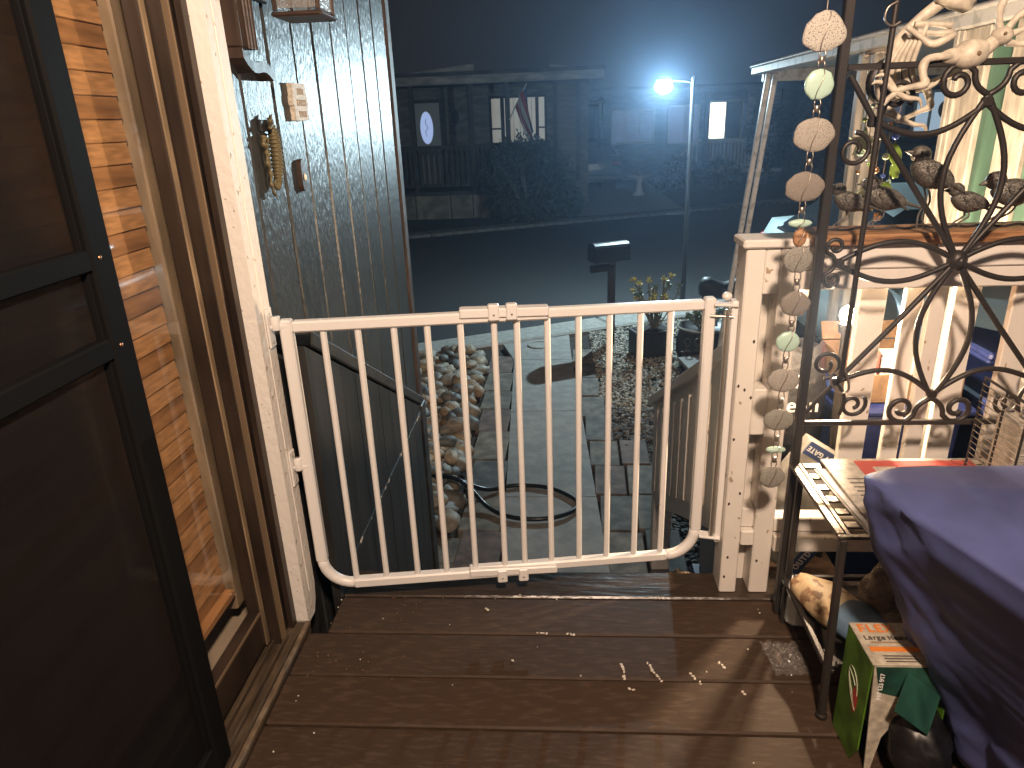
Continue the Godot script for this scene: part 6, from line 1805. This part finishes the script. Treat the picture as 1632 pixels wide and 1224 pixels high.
	var P := func(x: float, y: float, zz: float) -> Vector3: return Vector3(x, y, zz)
	var bx := [Vector3(0.560, DECK, -1.145), Vector3(0.556, DECK, -1.035)]
	var yb := 1.105
	# left side, green; its lower near corner bent inward
	part(b, "green_side", extr(S(), PackedVector2Array([Vector2(1.145, DECK + 0.002), Vector2(1.06, DECK + 0.002), Vector2(1.035, DECK + 0.05), Vector2(1.035, yb), Vector2(1.145, yb)]), 0.003, Transform3D(Basis(Vector3(0, 0, -1), Vector3.UP, Vector3(1, 0, 0)), Vector3(0.556, 0, 0))), m.green_card)
	part(b, "top", bb(S(), 0.556, 0.70, yb + 0.0005, yb + 0.004, -1.146, -1.033, 0.0008), m.cream_card)
	part(b, "back", bb(S(), 0.560, 0.70, DECK + 0.002, yb, -1.146, -1.1425, 0.0008), m.cream_card)
	part(b, "right_side", bb(S(), 0.697, 0.70, DECK + 0.002, yb, -1.142, -1.034, 0.0008), m.green_card)
	var front := PackedVector2Array([Vector2(0.5595, yb), Vector2(0.697, yb), Vector2(0.697, yb - 0.06), Vector2(0.655, yb - 0.09), Vector2(0.62, yb - 0.12), Vector2(0.595, yb - 0.17), Vector2(0.585, DECK + 0.002), Vector2(0.575, DECK + 0.002)])
	part(b, "front", extr(S(), front, 0.003, Transform3D(Basis(), Vector3(0, 0, -1.0365))), m.cream_card)
	part(b, "teal_panel", extr(S(), PackedVector2Array([Vector2(0.562, yb - 0.002), Vector2(0.697, yb - 0.002), Vector2(0.697, yb - 0.058), Vector2(0.655, yb - 0.086), Vector2(0.61, yb - 0.07), Vector2(0.575, yb - 0.06)]), 0.0008, Transform3D(Basis(), Vector3(0, 0, -1.0332))), m.teal_card)
	part(b, "torn_flap", box(S(), Vector3(0.640, yb - 0.055, -1.018), Vector3(0.085, 0.002, 0.10), 0.0, Basis(Vector3.BACK, -0.7) * Basis(Vector3.RIGHT, 0.9)), m.teal_card)
	part(b, "orange_stripe", bb(S(), 0.566, 0.70, yb + 0.0041, yb + 0.0048, -1.078, -1.066, 0.0), m.orange)
	letters(b, "FLEX", 0.030, m.orange, Transform3D(Basis(Vector3.RIGHT, -PI / 2), Vector3(0.598, yb + 0.0046, -1.128)))
	letters(b, "Large Heavy-Duty", 0.0150, m.ink, Transform3D(Basis(Vector3.RIGHT, -PI / 2), Vector3(0.630, yb + 0.0046, -1.102)))
	part(b, "printed_line", bb(S(), 0.575, 0.628, yb + 0.0041, yb + 0.0046, -1.092, -1.088, 0.0), m.ink_brown)
	for k in 3:
		part(b, "printed_line", bb(S(), 0.582, 0.640, yb + 0.0041, yb + 0.0046, -1.056 + k * 0.007, -1.0535 + k * 0.007, 0.0), m.ink)
	letters(b, "010 133 917", 0.0115, m.white_ink, Transform3D(Basis(Vector3.BACK, PI / 2), Vector3(0.576, yb - 0.048, -1.0325)))
	var swirl := []
	for k in 22:
		var a := k * 0.42
		swirl.append(Vector3(0.5552, 1.00 + 0.045 * sin(a) * (1.0 - k * 0.02), -1.09 + 0.022 * cos(a * 1.3)))
	part(b, "line_drawing", tube(S(), curve(swirl, 3), 0.0009, 4), m.paleglass)
	part(b, "red_badge", ell(S(), Vector3(0.5555, 0.985, -1.075), Vector3(0.0008, 0.030, 0.012), Basis(), 10, 8), m.red)
	var pb := thing("trash_bag_roll", "black plastic bags bulging from the torn carton", "bags", Vector3(0.65, DECK, -1.03))
	part(pb, "roll", ell(S(), Vector3(0.655, 0.925, -1.03), Vector3(0.055, 0.075, 0.07), Basis(), 18, 12, 0.4, 14), m.black_bag)
	# sand-coloured printed bag on the lower shelf
	var sb := thing("printed_bag", "plump tan and blue printed bag lying on the rack's lower shelf", "bag", Vector3(0.6, 0.968, -1.31))
	for h in 2:
		rows = []
		for i in 11:
			var t := (i / 10.0) * 0.55 if h == 0 else 0.55 + (i / 10.0) * 0.45
			var ctr := Vector3(0.555, 1.005, -1.42).lerp(Vector3(0.675, 1.0, -1.20), t)
			var dirv := Vector3(0.12, 0, 0.22).normalized()
			var side := dirv.cross(Vector3.UP)
			var r := 0.046 * pow(sin(clampf(t * 0.94 + 0.03, 0.02, 0.98) * PI), 0.35)
			var row := PackedVector3Array()
			for k in 20:
				var a := TAU * k / 20
				row.append(ctr + side * cos(a) * r * 1.25 + Vector3.UP * (sin(a) * r * 0.80 + 0.003 * sin(a * 4 + t * 15.0)))
			rows.append(row)
		part(sb, "tan_half" if h == 0 else "blue_half", grid(S(), rows, true), m.bag_tan if h == 0 else m.bag_blue)
	# milky plastic tub behind the leg
	var tb := thing("plastic_tub", "milky pale plastic tub standing on the deck behind the rack leg", "tub", Vector3(0.585, DECK, -1.47))
	part(tb, "tub", bb(S(), 0.548, 0.66, DECK + 0.002, 0.948, -1.505, -1.425, 0.016), m.milky)
	part(tb, "rim", bb(S(), 0.544, 0.664, 0.9485, 0.956, -1.509, -1.421, 0.003), m.milky)
	var fl := thing("dried_sponge", "pale brown fluffy dried clump behind the blue cover", "clump", Vector3(0.71, 0.968, -1.33))
	part(fl, "clump", ell(S(), Vector3(0.715, 1.035, -1.335), Vector3(0.050, 0.060, 0.045), Basis(), 26, 18, 0.45, 31), m.fluff)
	part(fl, "clump", ell(S(), Vector3(0.72, 0.995, -1.27), Vector3(0.05, 0.03, 0.04), Basis(), 26, 16, 0.5, 33), m.fluff)
	# crumpled clear wrap on the deck
	var cw := thing("plastic_wrap", "crumpled clear plastic wrap lying on the deck by the rack", "plastic", Vector3(0.51, DECK, -1.33))
	rows = []
	var nw := FastNoiseLite.new()
	nw.seed = 5
	nw.frequency = 26.0
	nw.fractal_octaves = 2
	for i in 23:
		var row := PackedVector3Array()
		for k in 19:
			var u := k / 18.0 - 0.5
			var v := i / 22.0 - 0.5
			row.append(Vector3(0.515 + u * 0.085 + 0.010 * v, DECK + 0.004 + 0.034 * maxf(0.0, 0.35 + nw.get_noise_2d(u * 0.32, v * 0.42)) * (1.0 - 1.4 * maxf(abs(u), abs(v))), -1.325 + v * 0.105))
		rows.append(row)
	part(cw, "film", grid(S(), rows), m.clear_wrap)
